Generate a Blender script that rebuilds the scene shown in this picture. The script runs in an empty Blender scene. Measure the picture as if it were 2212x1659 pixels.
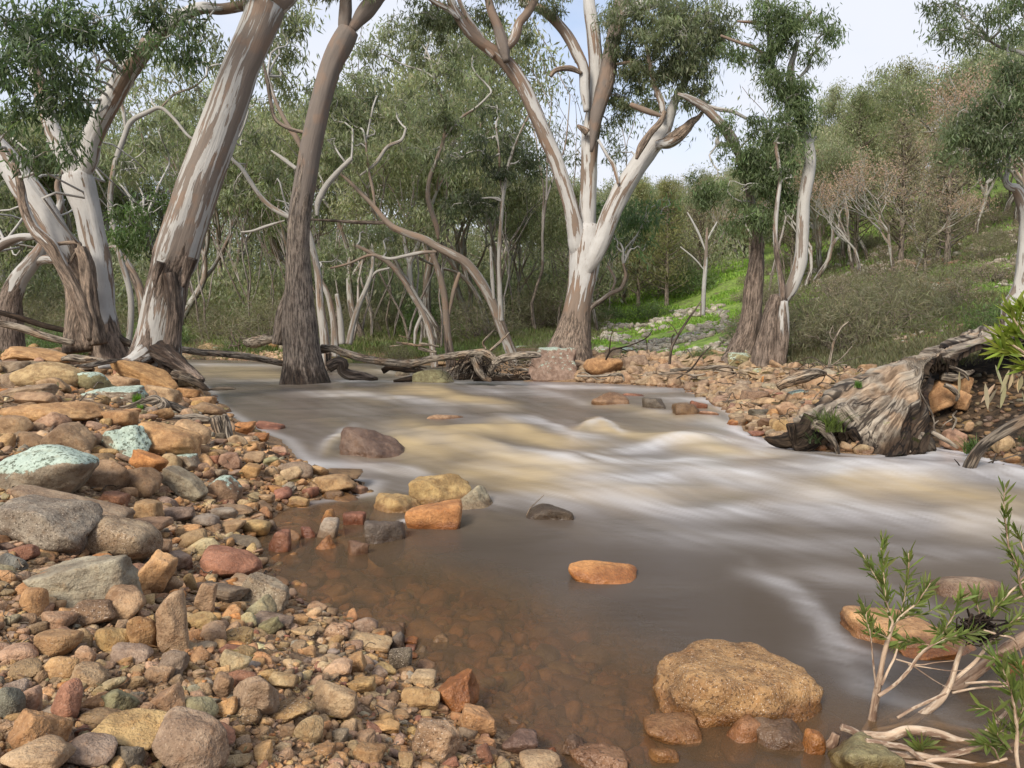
import bpy, math, random
import numpy as np
from mathutils import Vector, Matrix
random.seed(11)
rng = np.random.default_rng(11)
sc = bpy.context.scene
col = sc.collection
R = math.radians

# ------------------------------------------------------------------ camera
FPX, HOR, CAMH = 1609.0, 730.0, 0.80          # focal length and horizon in a 2212 x 1659 frame
PITCH = math.atan((829.5 - HOR) / FPX)
cd = bpy.data.cameras.new('camera'); cam = bpy.data.objects.new('camera', cd); col.objects.link(cam)
cd.sensor_width = 36.0; cd.lens = FPX / 2212 * 36.0
cd.clip_start = 0.05; cd.clip_end = 2000
cam.location = (0, 0, CAMH); cam.rotation_euler = (math.pi / 2 - PITCH, 0, 0)
sc.camera = cam
# zooms of the photograph the measurements were taken in: origin and scale into the 2212 frame
Z = {0: (0, 0, 1), 1: (0, 0, .4962), 2: (713.2, 0, .5127), 3: (1444, 0, .5127), 4: (0, 740.6, .3720), 5: (0, 1179.5, .3968),
     6: (658.3, 740.6, .372), 7: (1444, 658.3, .3472), 8: (822.9, 1179.5, .3224), 9: (1481.2, 1097.2, .3386),
     10: (0, 713.2, .2232), 11: (384, 685.8, .1984), 12: (713.2, 713.2, .2976)}
cp, sp = math.cos(PITCH), math.sin(PITCH)
def rays(x, y):
    """direction with dY = 1 for frame pixels"""
    a = (np.asarray(x, float) - 1106) / FPX; b = -(np.asarray(y, float) - 829.5) / FPX
    dy = cp + b * sp; dz = b * cp - sp
    return a / dy, dz / dy
def P(x, y, Y, z=0):
    ox, oy, s = Z[z]
    dx, dz = rays(ox + x * s, oy + y * s)
    return np.array([float(dx) * Y, Y, CAMH + float(dz) * Y])
def G0(x, y, h=0.0):
    dx, dz = rays(x, y)
    Y = (h - CAMH) / dz
    return dx * Y, Y

# ------------------------------------------------------------------ numpy noise
def _h(i, j, k, s):
    n = (i * 374761393 + j * 668265263 + k * 2147483647 + s * 974711) & 0xffffffff
    n = ((n ^ (n >> 13)) * 1274126177) & 0xffffffff
    n = ((n ^ (n >> 16)) * 2246822519) & 0xffffffff
    return ((n ^ (n >> 15)) & 0xffffff) / float(0xffffff) * 2 - 1
def vn(p, s=0):
    p = np.asarray(p, float); f = np.floor(p); i = f.astype(np.int64); t = p - f; t = t * t * (3 - 2 * t)
    x, y, z = i[:, 0], i[:, 1], i[:, 2]; u, v, w = t[:, 0], t[:, 1], t[:, 2]
    def c(a, b, d): return _h(x + a, y + b, z + d, s)
    x00 = c(0,0,0)*(1-u)+c(1,0,0)*u; x10 = c(0,1,0)*(1-u)+c(1,1,0)*u
    x01 = c(0,0,1)*(1-u)+c(1,0,1)*u; x11 = c(0,1,1)*(1-u)+c(1,1,1)*u
    return (x00*(1-v)+x10*v)*(1-w) + (x01*(1-v)+x11*v)*w
def fbm(p, o=4, s=0, g=.5):
    p = np.asarray(p, float); a, r = 1., 0.
    for k in range(o):
        r = r + a * vn(p, s + k * 17); p = p * 2.03 + 5.1; a *= g
    return r
def sm(a, b, x):
    t = np.clip((x - a) / (b - a), 0, 1); return t * t * (3 - 2 * t)
def N3(x, y, z=0.):
    x = np.asarray(x, float); return np.stack([x.ravel(), np.asarray(y, float).ravel() + 0 * x.ravel(), np.zeros(x.size) + z], 1)

# ------------------------------------------------------------------ mesh helpers
def mesh_np(name, V, F, mat, smooth=True, attrs=None, F3=None):
    """V (n,3), F list of faces as an (m,4) or (m,3) array, F3 an extra (k,3) array"""
    me = bpy.data.meshes.new(name)
    V = np.asarray(V, np.float32)
    me.vertices.add(len(V)); me.vertices.foreach_set('co', V.ravel())
    Fs = [np.asarray(f, np.int32) for f in (F, F3) if f is not None and len(f)]
    loops = np.concatenate([f.ravel() for f in Fs])
    sizes = np.concatenate([np.full(len(f), f.shape[1], np.int32) for f in Fs])
    me.loops.add(len(loops)); me.loops.foreach_set('vertex_index', loops)
    me.polygons.add(len(sizes))
    me.polygons.foreach_set('loop_start', np.concatenate([[0], np.cumsum(sizes)[:-1]]).astype(np.int32))
    me.update(calc_edges=True)
    me.polygons.foreach_set('use_smooth', np.full(len(sizes), bool(smooth)))
    for k, a in (attrs or {}).items():
        a = np.asarray(a, np.float32)
        if a.shape[1] == 3: a = np.hstack([a, np.ones((len(a), 1), np.float32)])
        at = me.attributes.new(k, 'FLOAT_COLOR', 'POINT'); at.data.foreach_set('color', a.ravel())
    me.materials.append(mat)
    me.update()
    return me
def link(name, me, parent=None, loc=(0, 0, 0)):
    o = bpy.data.objects.new(name, me); col.objects.link(o); o.location = loc
    if parent is not None:
        o.parent = parent
    return o
def tag(o, label=None, cat=None, group=None, kind=None):
    if label: o['label'] = label
    if cat: o['category'] = cat
    if group: o['group'] = group
    if kind: o['kind'] = kind
    return o
def empty(name, loc, label, cat, group=None):
    o = bpy.data.objects.new(name, None); col.objects.link(o); o.location = [float(c) for c in loc]
    return tag(o, label, cat, group)
def join(parts):
    """parts: list of (V, F, attrs)"""
    n = 0; Vs, Fs, A = [], [], {}
    for V, F, a in parts:
        Vs.append(V); Fs.append(np.asarray(F) + n); n += len(V)
        for k in a: A.setdefault(k, []).append(a[k])
    return np.vstack(Vs), np.vstack(Fs), {k: np.vstack(v) for k, v in A.items()}

# ------------------------------------------------------------------ materials
class NT:
    def __init__(s, name):
        s.m = bpy.data.materials.new(name); s.m.use_nodes = True; s.t = s.m.node_tree; s.t.nodes.clear()
        s.out = s.n('ShaderNodeOutputMaterial')
    def n(s, k, **kw):
        x = s.t.nodes.new(k)
        for a, b in kw.items(): setattr(x, a, b)
        return x
    def l(s, a, b): s.t.links.new(a, b)
    def put(s, sock, v):
        if hasattr(v, 'is_output') or isinstance(v, bpy.types.NodeSocket): s.l(v, sock)
        elif isinstance(v, (tuple, list)) and len(v) == 3 and sock.type == 'RGBA': sock.default_value = (*v, 1)
        else: sock.default_value = v
    def attr(s, name): return s.n('ShaderNodeAttribute', attribute_name=name)
    def sep(s, c):
        x = s.n('ShaderNodeSeparateColor'); s.put(x.inputs[0], c); return x.outputs
    def vec(s, v, scale):
        x = s.n('ShaderNodeVectorMath', operation='MULTIPLY'); s.put(x.inputs[0], v); x.inputs[1].default_value = scale; return x.outputs[0]
    def noise(s, v, scale, det=3, rough=.5, dist=0):
        x = s.n('ShaderNodeTexNoise'); s.put(x.inputs['Vector'], v); x.inputs['Scale'].default_value = scale
        x.inputs['Detail'].default_value = det; x.inputs['Roughness'].default_value = rough; x.inputs['Distortion'].default_value = dist
        return x.outputs['Fac']
    def voro(s, v, scale, feature='F1'):
        x = s.n('ShaderNodeTexVoronoi', feature=feature); s.put(x.inputs['Vector'], v); x.inputs['Scale'].default_value = scale; return x
    def mth(s, op, a, b=0., c=None):
        x = s.n('ShaderNodeMath', operation=op); s.put(x.inputs[0], a); s.put(x.inputs[1], b)
        if c is not None: s.put(x.inputs[2], c)
        return x.outputs[0]
    def step(s, v, a, b):
        x = s.n('ShaderNodeMapRange', interpolation_type='SMOOTHSTEP'); s.put(x.inputs[0], v); s.put(x.inputs[1], a); s.put(x.inputs[2], b); return x.outputs[0]
    def mix(s, f, a, b, mode='MIX'):
        x = s.n('ShaderNodeMix', data_type='RGBA', blend_type=mode); s.put(x.inputs[0], f); s.put(x.inputs[6], a); s.put(x.inputs[7], b); return x.outputs[2]
    def ramp(s, f, stops):
        x = s.n('ShaderNodeValToRGB'); s.put(x.inputs[0], f); e = x.color_ramp.elements
        while len(e) < len(stops): e.new(.5)
        for k, (p, c) in enumerate(stops): e[k].position = p; e[k].color = (*c, 1)
        return x.outputs[0]
    def bump(s, h, strength=.5, dist=.01, nrm=None):
        x = s.n('ShaderNodeBump'); s.put(x.inputs['Height'], h); x.inputs['Strength'].default_value = strength; x.inputs['Distance'].default_value = dist
        if nrm is not None: s.l(nrm, x.inputs['Normal'])
        return x.outputs[0]
    def bsdf(s, c, rough=.8, spec=.3, nrm=None):
        x = s.n('ShaderNodeBsdfPrincipled'); s.put(x.inputs['Base Color'], c); s.put(x.inputs['Roughness'], rough)
        s.put(x.inputs['Specular IOR Level'], spec)
        if nrm is not None: s.l(nrm, x.inputs['Normal'])
        return x
    def geo(s): return s.n('ShaderNodeNewGeometry').outputs
    def done(s, sh): s.l(sh if isinstance(sh, bpy.types.NodeSocket) else sh.outputs[0], s.out.inputs[0]); return s.m

def stone_material():
    t = NT('river_stone_surface'); g = t.geo(); pos = g['Position']
    c = t.attr('col').outputs['Color']; fx = t.attr('fx'); f = t.sep(fx.outputs['Color'])     # R lichen, G wet, B speckle/pits
    n1 = t.noise(pos, 11, 6, .72); n2 = t.noise(pos, 45, 4, .65); n3 = t.noise(pos, 240, 2, .6)
    c1 = t.mix(t.step(n1, .38, .66), t.mix(1., c, (.66, .58, .52), 'MULTIPLY'), t.mix(1., c, (1.25, 1.2, 1.12), 'MULTIPLY'))
    c2 = t.mix(t.mth('MULTIPLY', t.step(n2, .52, .72), .3), c1, t.mix(1., c1, (1.25, .95, .65), 'MULTIPLY'))
    c3 = t.mix(t.mth('MULTIPLY', t.step(n3, .55, .72), .5), c2, t.mix(1., c2, (.5, .47, .45), 'MULTIPLY'))
    spk = t.mth('MULTIPLY', t.step(t.noise(pos, 330, 2, .5), .62, .7), f[2])
    c3 = t.mix(t.mth('MULTIPLY', spk, .8), c3, (.62, .52, .42))
    pit = t.mth('MULTIPLY', t.step(t.noise(pos, 120, 3, .6), .56, .66), f[2])
    c3 = t.mix(t.mth('MULTIPLY', pit, .6), c3, t.mix(1., c3, (.3, .24, .22), 'MULTIPLY'))
    # lichen crusts on upward faces
    up = t.sep(g['Normal'])[2]
    lm = t.mth('ADD', t.mth('ADD', t.mth('ADD', t.mth('MULTIPLY', t.noise(pos, 14, 6, .75), .75), t.mth('MULTIPLY', t.noise(pos, 75, 4, .7), .3)), t.mth('MULTIPLY', up, .35)), t.mth('MULTIPLY', f[0], .55))
    lm = t.mth('MULTIPLY', t.step(lm, 1.0, 1.05), t.step(f[0], .02, .1))
    holes = t.step(t.noise(pos, 55, 5, .75), .52, .58)
    lc = t.mix(t.noise(pos, 40, 3), (.24, .31, .25), (.50, .57, .48))
    lc = t.mix(t.mth('MULTIPLY', holes, .9), lc, (.07, .08, .05))
    c4 = t.mix(lm, c3, lc)
    # wet band at the waterline
    z = t.n('ShaderNodeSeparateXYZ'); t.l(pos, z.inputs[0]); zz = t.mth('ADD', z.outputs[2], t.mth('MULTIPLY', t.noise(pos, 12, 2), .03))
    wet = t.mth('MAXIMUM', t.mth('SUBTRACT', 1., t.step(zz, .035, .06)), f[1])
    c4 = t.mix(t.mth('MULTIPLY', t.step(t.noise(pos, 26, 5, .75), .52, .66), .5), c4, t.mix(1., c4, (.55, .42, .30), 'MULTIPLY'))
    c5 = t.mix(wet, c4, t.mix(1., c4, (.56, .46, .38), 'MULTIPLY'))
    ro = t.mth('SUBTRACT', .88, t.mth('MULTIPLY', wet, .55))
    h = t.mth('ADD', t.mth('ADD', t.mth('MULTIPLY', n2, 1.), t.mth('MULTIPLY', n3, .35)), t.mth('MULTIPLY', lm, .25))
    h = t.mth('SUBTRACT', h, t.mth('MULTIPLY', pit, .8))
    return t.done(t.bsdf(c5, ro, .4, t.bump(h, .6, .014)))

def bark_material(name, white, patch, rough_a, rough_b):
    """attrs: tc = (ring x, ring y, compressed length); bk: R rough bark, G share of brown patches, B dark wet foot"""
    t = NT(name); tc = t.attr('tc').outputs['Color']; b = t.sep(t.attr('bk').outputs['Color']); g = t.geo()
    p1 = t.noise(t.vec(tc, (1.25, 1.25, .8)), 6.5, 5, .6, .35); p2 = t.noise(t.vec(tc, (1, 1, .6)), 17, 3, .6)
    m = t.mth('ADD', t.mth('ADD', p1, t.mth('MULTIPLY', p2, .38)), t.mth('MULTIPLY', b[1], .5))
    mask = t.step(m, .92, .945)
    wn = t.noise(g['Position'], 6, 4, .6)
    wc = t.mix(wn, t.mix(1., white, (.72, .70, .68), 'MULTIPLY'), white)
    wc = t.mix(t.mth('MULTIPLY', t.step(t.noise(tc, 60, 2), .62, .7), .5), wc, (.28, .24, .2))
    pc = t.mix(t.noise(tc, 26, 4, .6), patch, t.mix(1., patch, (1.7, 1.6, 1.5), 'MULTIPLY'))
    pc = t.mix(t.mth('MULTIPLY', t.step(t.noise(g['Position'], 3, 2), .5, .62), .3), pc, (.24, .14, .085))
    base = t.mix(mask, wc, pc)
    fis = t.noise(t.vec(tc, (1, 1, .9)), 34, 6, .75, .25); fis2 = t.noise(t.vec(tc, (1, 1, 2.2)), 13, 4, .7, .6)
    rc = t.mix(t.step(fis, .38, .62), rough_a, rough_b)
    rc = t.mix(t.mth('MULTIPLY', t.step(t.noise(t.vec(tc, (1, 1, 1.3)), 24, 5, .7), .58, .66), .55), rc, t.mix(1., rc, (2.1, 2.0, 1.9), 'MULTIPLY'))
    rc = t.mix(t.mth('MULTIPLY', t.step(fis2, .5, .62), .55), rc, t.mix(1., rc, (.42, .36, .33), 'MULTIPLY'))
    rm = t.step(t.mth('ADD', b[0], t.mth('MULTIPLY', t.mth('SUBTRACT', p1, .5), 1.3)), .47, .53)
    c = t.mix(rm, base, rc)
    dk = t.step(t.mth('ADD', b[2], t.mth('MULTIPLY', t.mth('SUBTRACT', p2, .5), .9)), .4, .65)
    c = t.mix(dk, c, t.mix(1., c, (.22, .18, .15), 'MULTIPLY'))
    h = t.mth('ADD', t.mth('MULTIPLY', mask, -.35), t.mth('MULTIPLY', rm, t.mth('ADD', t.mth('MULTIPLY', fis, 3.), t.mth('MULTIPLY', fis2, 2.))))
    h = t.mth('ADD', h, t.mth('MULTIPLY', p2, .8))
    return t.done(t.bsdf(c, t.mth('SUBTRACT', .85, t.mth('MULTIPLY', dk, .4)), .25, t.bump(h, .8, .02)))

def leaf_material(name, tl=.35):
    t = NT(name); c = t.attr('col').outputs['Color']
    d = t.bsdf(c, .55, .35); tr = t.n('ShaderNodeBsdfTranslucent'); t.put(tr.inputs[0], t.mix(1., c, (1.25, 1.35, .8), 'MULTIPLY'))
    mx = t.n('ShaderNodeMixShader'); mx.inputs[0].default_value = tl + .15; t.l(d.outputs[0], mx.inputs[1]); t.l(tr.outputs[0], mx.inputs[2])
    return t.done(mx)

def wood_material():
    """old grey driftwood and the rotten log: attrs tc, bk (R moss, G dark)"""
    t = NT('weathered_wood'); tc = t.attr('tc').outputs['Color']; b = t.sep(t.attr('bk').outputs['Color']); g = t.geo()
    f1 = t.noise(tc, 26, 5, .65, .3); f2 = t.noise(tc, 75, 3, .6); big = t.noise(g['Position'], 3.5, 3)
    f1 = t.mth('ADD', t.mth('MULTIPLY', f1, .6), t.mth('MULTIPLY', t.noise(t.vec(tc, (1, 1, .35)), 60, 5, .7), .4))
    c = t.mix(t.step(f1, .40, .60), (.06, .045, .034), (.27, .225, .175))
    c = t.mix(t.mth('MULTIPLY', t.step(f2, .45, .65), .35), c, (.52, .46, .37))
    c = t.mix(t.mth('MULTIPLY', t.step(big, .5, .65), .5), c, t.mix(1., c, (1.1, .78, .52), 'MULTIPLY'))
    ck = t.mth('ABSOLUTE', t.mth('SUBTRACT', t.noise(t.vec(tc, (1, 1, .8)), 13, 4, .6, .4), .5)); ck = t.mth('SUBTRACT', 1., t.step(ck, .006, .03))
    c = t.mix(t.mth('MULTIPLY', ck, .85), c, (.02, .015, .012))
    ms = t.step(t.mth('ADD', b[0], t.mth('MULTIPLY', t.mth('SUBTRACT', t.noise(g['Position'], 9, 4, .6), .5), 1.6)), .5, .6)
    c = t.mix(ms, c, t.mix(f2, (.05, .07, .015), (.17, .19, .04)))
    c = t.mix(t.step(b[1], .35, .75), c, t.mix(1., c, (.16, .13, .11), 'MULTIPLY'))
    h = t.mth('SUBTRACT', t.mth('ADD', t.mth('MULTIPLY', f1, 2.), t.mth('MULTIPLY', f2, .6)), t.mth('MULTIPLY', ck, 1.2))
    return t.done(t.bsdf(c, .85, .2, t.bump(h, .6, .014)))

M = {}
M['stone'] = stone_material()
M['gum'] = bark_material('gum_bark', (.39, .38, .36), (.118, .099, .085), (.06, .045, .035), (.26, .20, .16))
M['gum_white'] = bark_material('white_gum_bark', (.46, .45, .435), (.135, .105, .084), (.09, .07, .055), (.33, .25, .19))
M['gum_far'] = bark_material('distant_gum_bark', (.34, .325, .30), (.135, .11, .09), (.05, .04, .032), (.19, .15, .12))
M['gum_dark'] = bark_material('dark_gum_bark', (.30, .27, .25), (.105, .090, .080), (.06, .048, .04), (.30, .245, .20))
M['leaf'] = leaf_material('gum_leaves')
M['leaf_fine'] = leaf_material('fine_leaves', .3)
M['wood'] = wood_material()
# ------------------------------------------------------------------ terrain
WP = [(-.30,1.85),(-.12,1.62),(.02,1.42),(.12,1.28),(.40,1.16),(.50,1.10),(.9,1.08),(1.3,1.05),(1.8,1.0),(4.5,1.2),(9,1.3),(9,4.9),(4.6,4.55)]
WP += [tuple(map(float, G0(x, y))) for x, y in [(2212,1008),(2100,985),(2040,966),(1960,972),(1880,985),(1700,968),(1600,930),(1600,900),(1540,868),(1490,838),(1380,832),(1250,826),(1130,824)]]
WP += [(.0, 16.5), (-1.0, 19), (-2.2, 21.5), (-6, 25), (-9, 26.5), (-16, 30), (-40, 38), (-46, 33), (-18, 24)]
WP += [tuple(map(float, G0(x, y))) for x, y in [(380,792),(392,806),(430,830),(455,850),(470,880),(540,925),(610,950),(650,1000),(690,1030),(790,1042),(775,1065),(650,1085),(600,1110),(560,1140),(548,1180),(575,1230),(640,1290),(760,1335),(880,1385),(905,1430)]]
WPa = np.array(WP)
def wdist(X, Y):
    """signed distance to the waterline: positive on land"""
    X = np.asarray(X, float).ravel(); Y = np.asarray(Y, float).ravel()
    d = np.full(X.size, 1e9); ins = np.zeros(X.size, bool)
    A = WPa; B = np.roll(WPa, -1, 0)
    for (ax, ay), (bx, by) in zip(A, B):
        ex, ey = bx - ax, by - ay; L = ex * ex + ey * ey + 1e-12
        t = np.clip(((X - ax) * ex + (Y - ay) * ey) / L, 0, 1)
        d = np.minimum(d, np.hypot(X - ax - t * ex, Y - ay - t * ey))
        c = ((ay > Y) != (by > Y)) & (X < ex * (Y - ay) / (ey if abs(ey) > 1e-12 else 1e-12) + ax)
        ins ^= c
    return np.where(ins, -d, d)
def height(X, Y):
    X = np.asarray(X, float).ravel(); Y = np.asarray(Y, float).ravel()
    s = wdist(X, Y); land = np.maximum(s, 0)
    left = .66 * (1 - np.exp(-land / 1.75))
    near = sm(9, 6.5, Y)
    front = sm(3.4, 2.2, Y)
    right = near * ((1 - front) * (.40 + .40 * sm(2.7, 3.7, X)) * (1 - np.exp(-(land / 1.35) ** 1.4)) + front * .14 * (1 - np.exp(-land / .5))) + (1 - near) * (.42 * (1 - np.exp(-land / 1.6)))
    isr = sm(-.4, .6, X - np.where(Y > 12, (Y - 12) * -.35, 0) - .2)
    z = left * (1 - isr) + right * isr
    # hillside rising on the right and behind
    e = np.maximum(0, X - .13 * Y - 1.2); hb = np.maximum(0, Y - 15)
    hill = .19 * e * sm(6, 16, Y) + .0065 * e ** 2 * sm(12, 30, Y) + .062 * hb * sm(-8, 10, X - .05 * Y) + .012 * hb + .10 * np.maximum(0, Y - 34)
    hill = 34 * (1 - np.exp(-hill / 34))
    z = z + hill * sm(.3, 4, land)
    z = z + fbm(N3(X * .35, Y * .35), 3, 3) * .10 * sm(.5, 4, land) + fbm(N3(X * 2.1, Y * 2.1), 3, 5) * .030 * sm(0, .5, land)
    bed = -.32 * (1 - np.exp(s / .55)) + fbm(N3(X * 3, Y * 3), 2, 6) * .02
    return np.where(s > 0, z, np.minimum(bed, -.004))
TN, VN = 420, 460
TT = np.linspace(-1.25, 1.25, TN); VV = np.linspace(math.log(.75), math.log(260), VN)
tg, vg = np.meshgrid(TT, VV)
GY = np.exp(vg); GX = tg * (GY + 1.5)
GZ = height(GX, GY).reshape(GX.shape)
def H(X, Y):
    X = np.asarray(X, float); Y = np.maximum(np.asarray(Y, float), .76)
    a = np.clip((X / (Y + 1.5) - TT[0]) / (TT[1] - TT[0]), 0, TN - 1.001); b = np.clip((np.log(Y) - VV[0]) / (VV[1] - VV[0]), 0, VN - 1.001)
    i = a.astype(int); j = b.astype(int); u = a - i; v = b - j
    return (GZ[j, i] * (1 - u) + GZ[j, i + 1] * u) * (1 - v) + (GZ[j + 1, i] * (1 - u) + GZ[j + 1, i + 1] * u) * v
def hit(x, y, lift=0.0, floor=None, ymax=240):
    """where frame pixels meet the ground (vectorised)"""
    x = np.atleast_1d(np.asarray(x, float)); y = np.atleast_1d(np.asarray(y, float))
    dx, dz = rays(x, y); res = np.full(x.size, np.nan); prev = np.full(x.size, .8)
    for Y in np.exp(np.linspace(math.log(.8), math.log(ymax), 420)):
        g = H(dx * Y, np.full(x.size, Y)) + lift
        if floor is not None: g = np.maximum(g, floor)
        m = np.isnan(res) & (CAMH + dz * Y <= g)
        res[m] = (Y + prev[m]) / 2
        prev[:] = Y
    return dx * res, res
def grid_faces(nr, nc):
    i = np.arange((nr - 1) * (nc - 1)); r = i // (nc - 1); c = i % (nc - 1); a = r * nc + c
    return np.stack([a, a + 1, a + nc + 1, a + nc], 1)

def ground_material():
    t = NT('bank_and_hillside_soil'); g = t.geo(); pos = g['Position']; a = t.sep(t.attr('gm').outputs['Color'])   # R green, G bed, B soil
    n1 = t.noise(pos, 1.1, 5, .6); n2 = t.noise(pos, 14, 5, .65); n3 = t.noise(pos, 90, 3, .6)
    gravel = t.mix(t.step(n2, .35, .65), (.075, .046, .026), (.25, .155, .085))
    gravel = t.mix(t.step(n3, .45, .62), gravel, (.33, .22, .13))
    soil = t.mix(t.step(n2, .4, .65), (.022, .016, .011), (.085, .055, .032))
    grn = t.mix(t.step(t.noise(pos, 5, 4, .7), .4, .62), (.11, .17, .035), (.22, .31, .065))
    scrub = t.mix(t.step(n2, .4, .6), (.09, .075, .045), (.17, .14, .09))
    gm = t.step(t.mth('ADD', a[0], t.mth('MULTIPLY', t.mth('SUBTRACT', t.noise(pos, 1.6, 5, .65), .5), 1.8)), .42, .58)
    hillc = t.mix(gm, scrub, grn)
    rock = t.step(t.noise(pos, 7, 3, .7), .60, .66)
    hillc = t.mix(t.mth('MULTIPLY', rock, .7), hillc, (.22, .20, .17))
    c = t.mix(t.step(a[0], .02, .12), gravel, hillc)
    c = t.mix(a[2], c, soil)
    c = t.mix(a[1], c, t.mix(n2, (.13, .08, .04), (.30, .18, .09)))
    h = t.mth('ADD', t.mth('MULTIPLY', n2, 1.), t.mth('MULTIPLY', n3, .3))
    return t.done(t.bsdf(c, .9, .2, t.bump(h, .8, .04)))
M['ground'] = ground_material()
gs = wdist(GX, GY)
gx, gy = GX.ravel(), GY.ravel()
green = sm(1.6, 4.5, gs) * sm(10, 15, gy) * (.35 + .35 * sm(2, 6, gx - .1 * gy)) + .8 * np.exp(-(((gx - 4.3) / 2.6) ** 2 + ((gy - 19) / 4.) ** 2)) + .45 * np.exp(-(((gx - 16) / 6.) ** 2 + ((gy - 26) / 6.) ** 2))
green = np.maximum(green, .33 * sm(7, 8.5, gy) * sm(.8, 1.6, gs) * (gx > 1.5)) * sm(.8, 2., gs) + .3 * sm(9, 12, gy) * sm(3, 5, gs) * (gx < -2)
bed = sm(.02, -.06, gs)
soil = sm(.0, .12, gs) * sm(2.35, 2.7, gx) * sm(8, 6.6, gy) * sm(3.0, 3.6, gy)
gm = np.stack([np.clip(green, 0, 1), bed, soil], 1)
o = link('ground', mesh_np('ground', np.stack([gx, gy, GZ.ravel()], 1), grid_faces(VN, TN), M['ground'], True, {'gm': gm}))
tag(o, 'stony river banks rising into a rocky green hillside', 'ground', kind='structure')

# ------------------------------------------------------------------ water
# traced streaks of pale foam and silt: (kind, half width px, strength, wave height m, points in the frame)
ST = [
 ('c',7,.75,.02,[(410,806),(470,800),(530,806),(600,812),(640,818)]),
 ('c',5,.5,.01,[(430,790),(520,796),(600,794)]),
 ('w',4,.8,.0,[(560,820),(700,824),(800,826),(980,826),(1140,829),(1300,838),(1420,842)]),
 ('w',3,.6,.0,[(395,787),(450,789),(560,790),(600,793)]),
 ('w',3,.6,.0,[(800,800),(850,806),(900,815)]),
 ('c',4,.6,.01,[(760,796),(820,802),(870,812),(920,820)]),
 ('c',9,.75,.03,[(850,853),(900,846),(950,848),(990,858)]),
 ('c',7,.6,.02,[(960,866),(1000,862),(1050,866),(1100,874)]),
 ('w',5,.45,.01,[(640,848),(760,852),(850,862),(960,872),(1080,880)]),
 ('w',6,.45,.0,[(1000,838),(1150,843),(1230,858),(1260,868)]),
 ('c',15,.95,.05,[(872,930),(900,936),(950,952),(1010,950),(1060,930),(1100,926),(1150,944),(1210,960),(1280,968)]),
 ('c',13,.8,.03,[(850,950),(890,962),(940,962)]),
 ('w',8,.6,.0,[(690,968),(710,950),(735,934),(760,924)]),
 ('c',7,.6,.02,[(705,965),(722,950),(742,938)]),
 ('w',9,.55,.01,[(640,1000),(740,1000),(830,1006),(890,1018),(960,1042)]),
 ('c',16,.9,.05,[(930,990),(985,972),(1040,978),(1100,995),(1170,1008),(1240,1022),(1310,1030)]),
 ('c',13,.8,.02,[(990,1015),(1070,1018),(1150,1032),(1210,1040)]),
 ('w',12,.75,.03,[(1120,985),(1180,995),(1250,1005),(1330,1012),(1420,1010),(1520,1000),(1600,996)]),
 ('w',9,.7,.02,[(1100,905),(1160,908),(1210,930),(1240,948),(1300,946)]),
 ('c',11,.8,.04,[(1235,938),(1280,928),(1330,934),(1390,946),(1470,956),(1560,960)]),
 ('c',6,.8,.03,[(1252,930),(1268,918),(1290,915),(1320,926)]),
 ('w',4,.8,.01,[(1272,918),(1300,912),(1330,926),(1345,936)]),
 ('c',7,.5,.02,[(1300,872),(1360,882),(1430,900),(1520,905),(1600,925)]),
 ('w',9,.75,.02,[(1280,985),(1380,975),(1480,950),(1540,945),(1600,958),(1640,975)]),
 ('c',12,.65,.03,[(1480,975),(1560,978),(1640,990),(1720,1000)]),
 ('w',10,.85,.03,[(1540,915),(1590,935),(1640,965),(1700,985),(1790,1000),(1900,1005)]),
 ('w',14,.7,.03,[(1640,1030),(1760,1022),(1860,1020),(1980,1030),(2090,1032),(2230,1040)]),
 ('w',16,1.,.07,[(1930,990),(1980,984),(2030,980),(2090,994),(2150,1008),(2230,1022)]),
 ('w',10,1.,.05,[(1990,976),(2030,972),(2070,980),(2110,992)]),
 ('c',22,.6,.04,[(1740,1062),(1830,1048),(1920,1050),(2020,1062),(2140,1078),(2240,1082)]),
 ('w',15,.6,.03,[(1240,1052),(1330,1058),(1420,1048),(1520,1030),(1620,1045),(1720,1068),(1800,1078)]),
 ('c',16,.45,.02,[(1060,1052),(1160,1056),(1250,1070),(1380,1080),(1500,1075)]),
 ('w',14,.45,.02,[(1100,1078),(1250,1088),(1380,1102),(1520,1110),(1640,1106),(1780,1116)]),
 ('w',20,.45,.02,[(1700,1096),(1850,1102),(2000,1115),(2120,1130),(2240,1140)]),
 ('c',26,.45,.01,[(2040,1110),(2140,1120),(2230,1130)]),
 ('w',16,.25,.0,[(1350,1150),(1550,1160),(1750,1180),(1950,1185),(2200,1200)]),
 ('w',18,.35,.0,[(1620,1230),(1700,1270),(1760,1320),(1800,1370),(1840,1400),(1900,1430)]),
 ('w',16,.2,.0,[(1700,1230),(1850,1250),(1960,1290),(2050,1330)]),
 ('w',22,.25,.0,[(1780,1400),(1850,1470),(1950,1520),(2100,1560),(2230,1580)]),
 ('w',3,1.,.0,[(872,1125),(886,1128),(900,1132)]),
 ('w',4,.7,.0,[(1480,842),(1530,838),(1580,842)]),
 ('c',5,.5,.01,[(1500,880),(1560,888),(1620,905)]),
 ('w',4,.6,.0,[(1440,862),(1520,866),(1590,880)]),
]
WY = np.exp(np.linspace(math.log(.8), math.log(60), 620)); WT = np.linspace(-1.1, 1.1, 620)
wt, wy = np.meshgrid(WT, WY); wx = wt * (wy + 1.5)
fx_, fy_ = wx.ravel(), wy.ravel()
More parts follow.
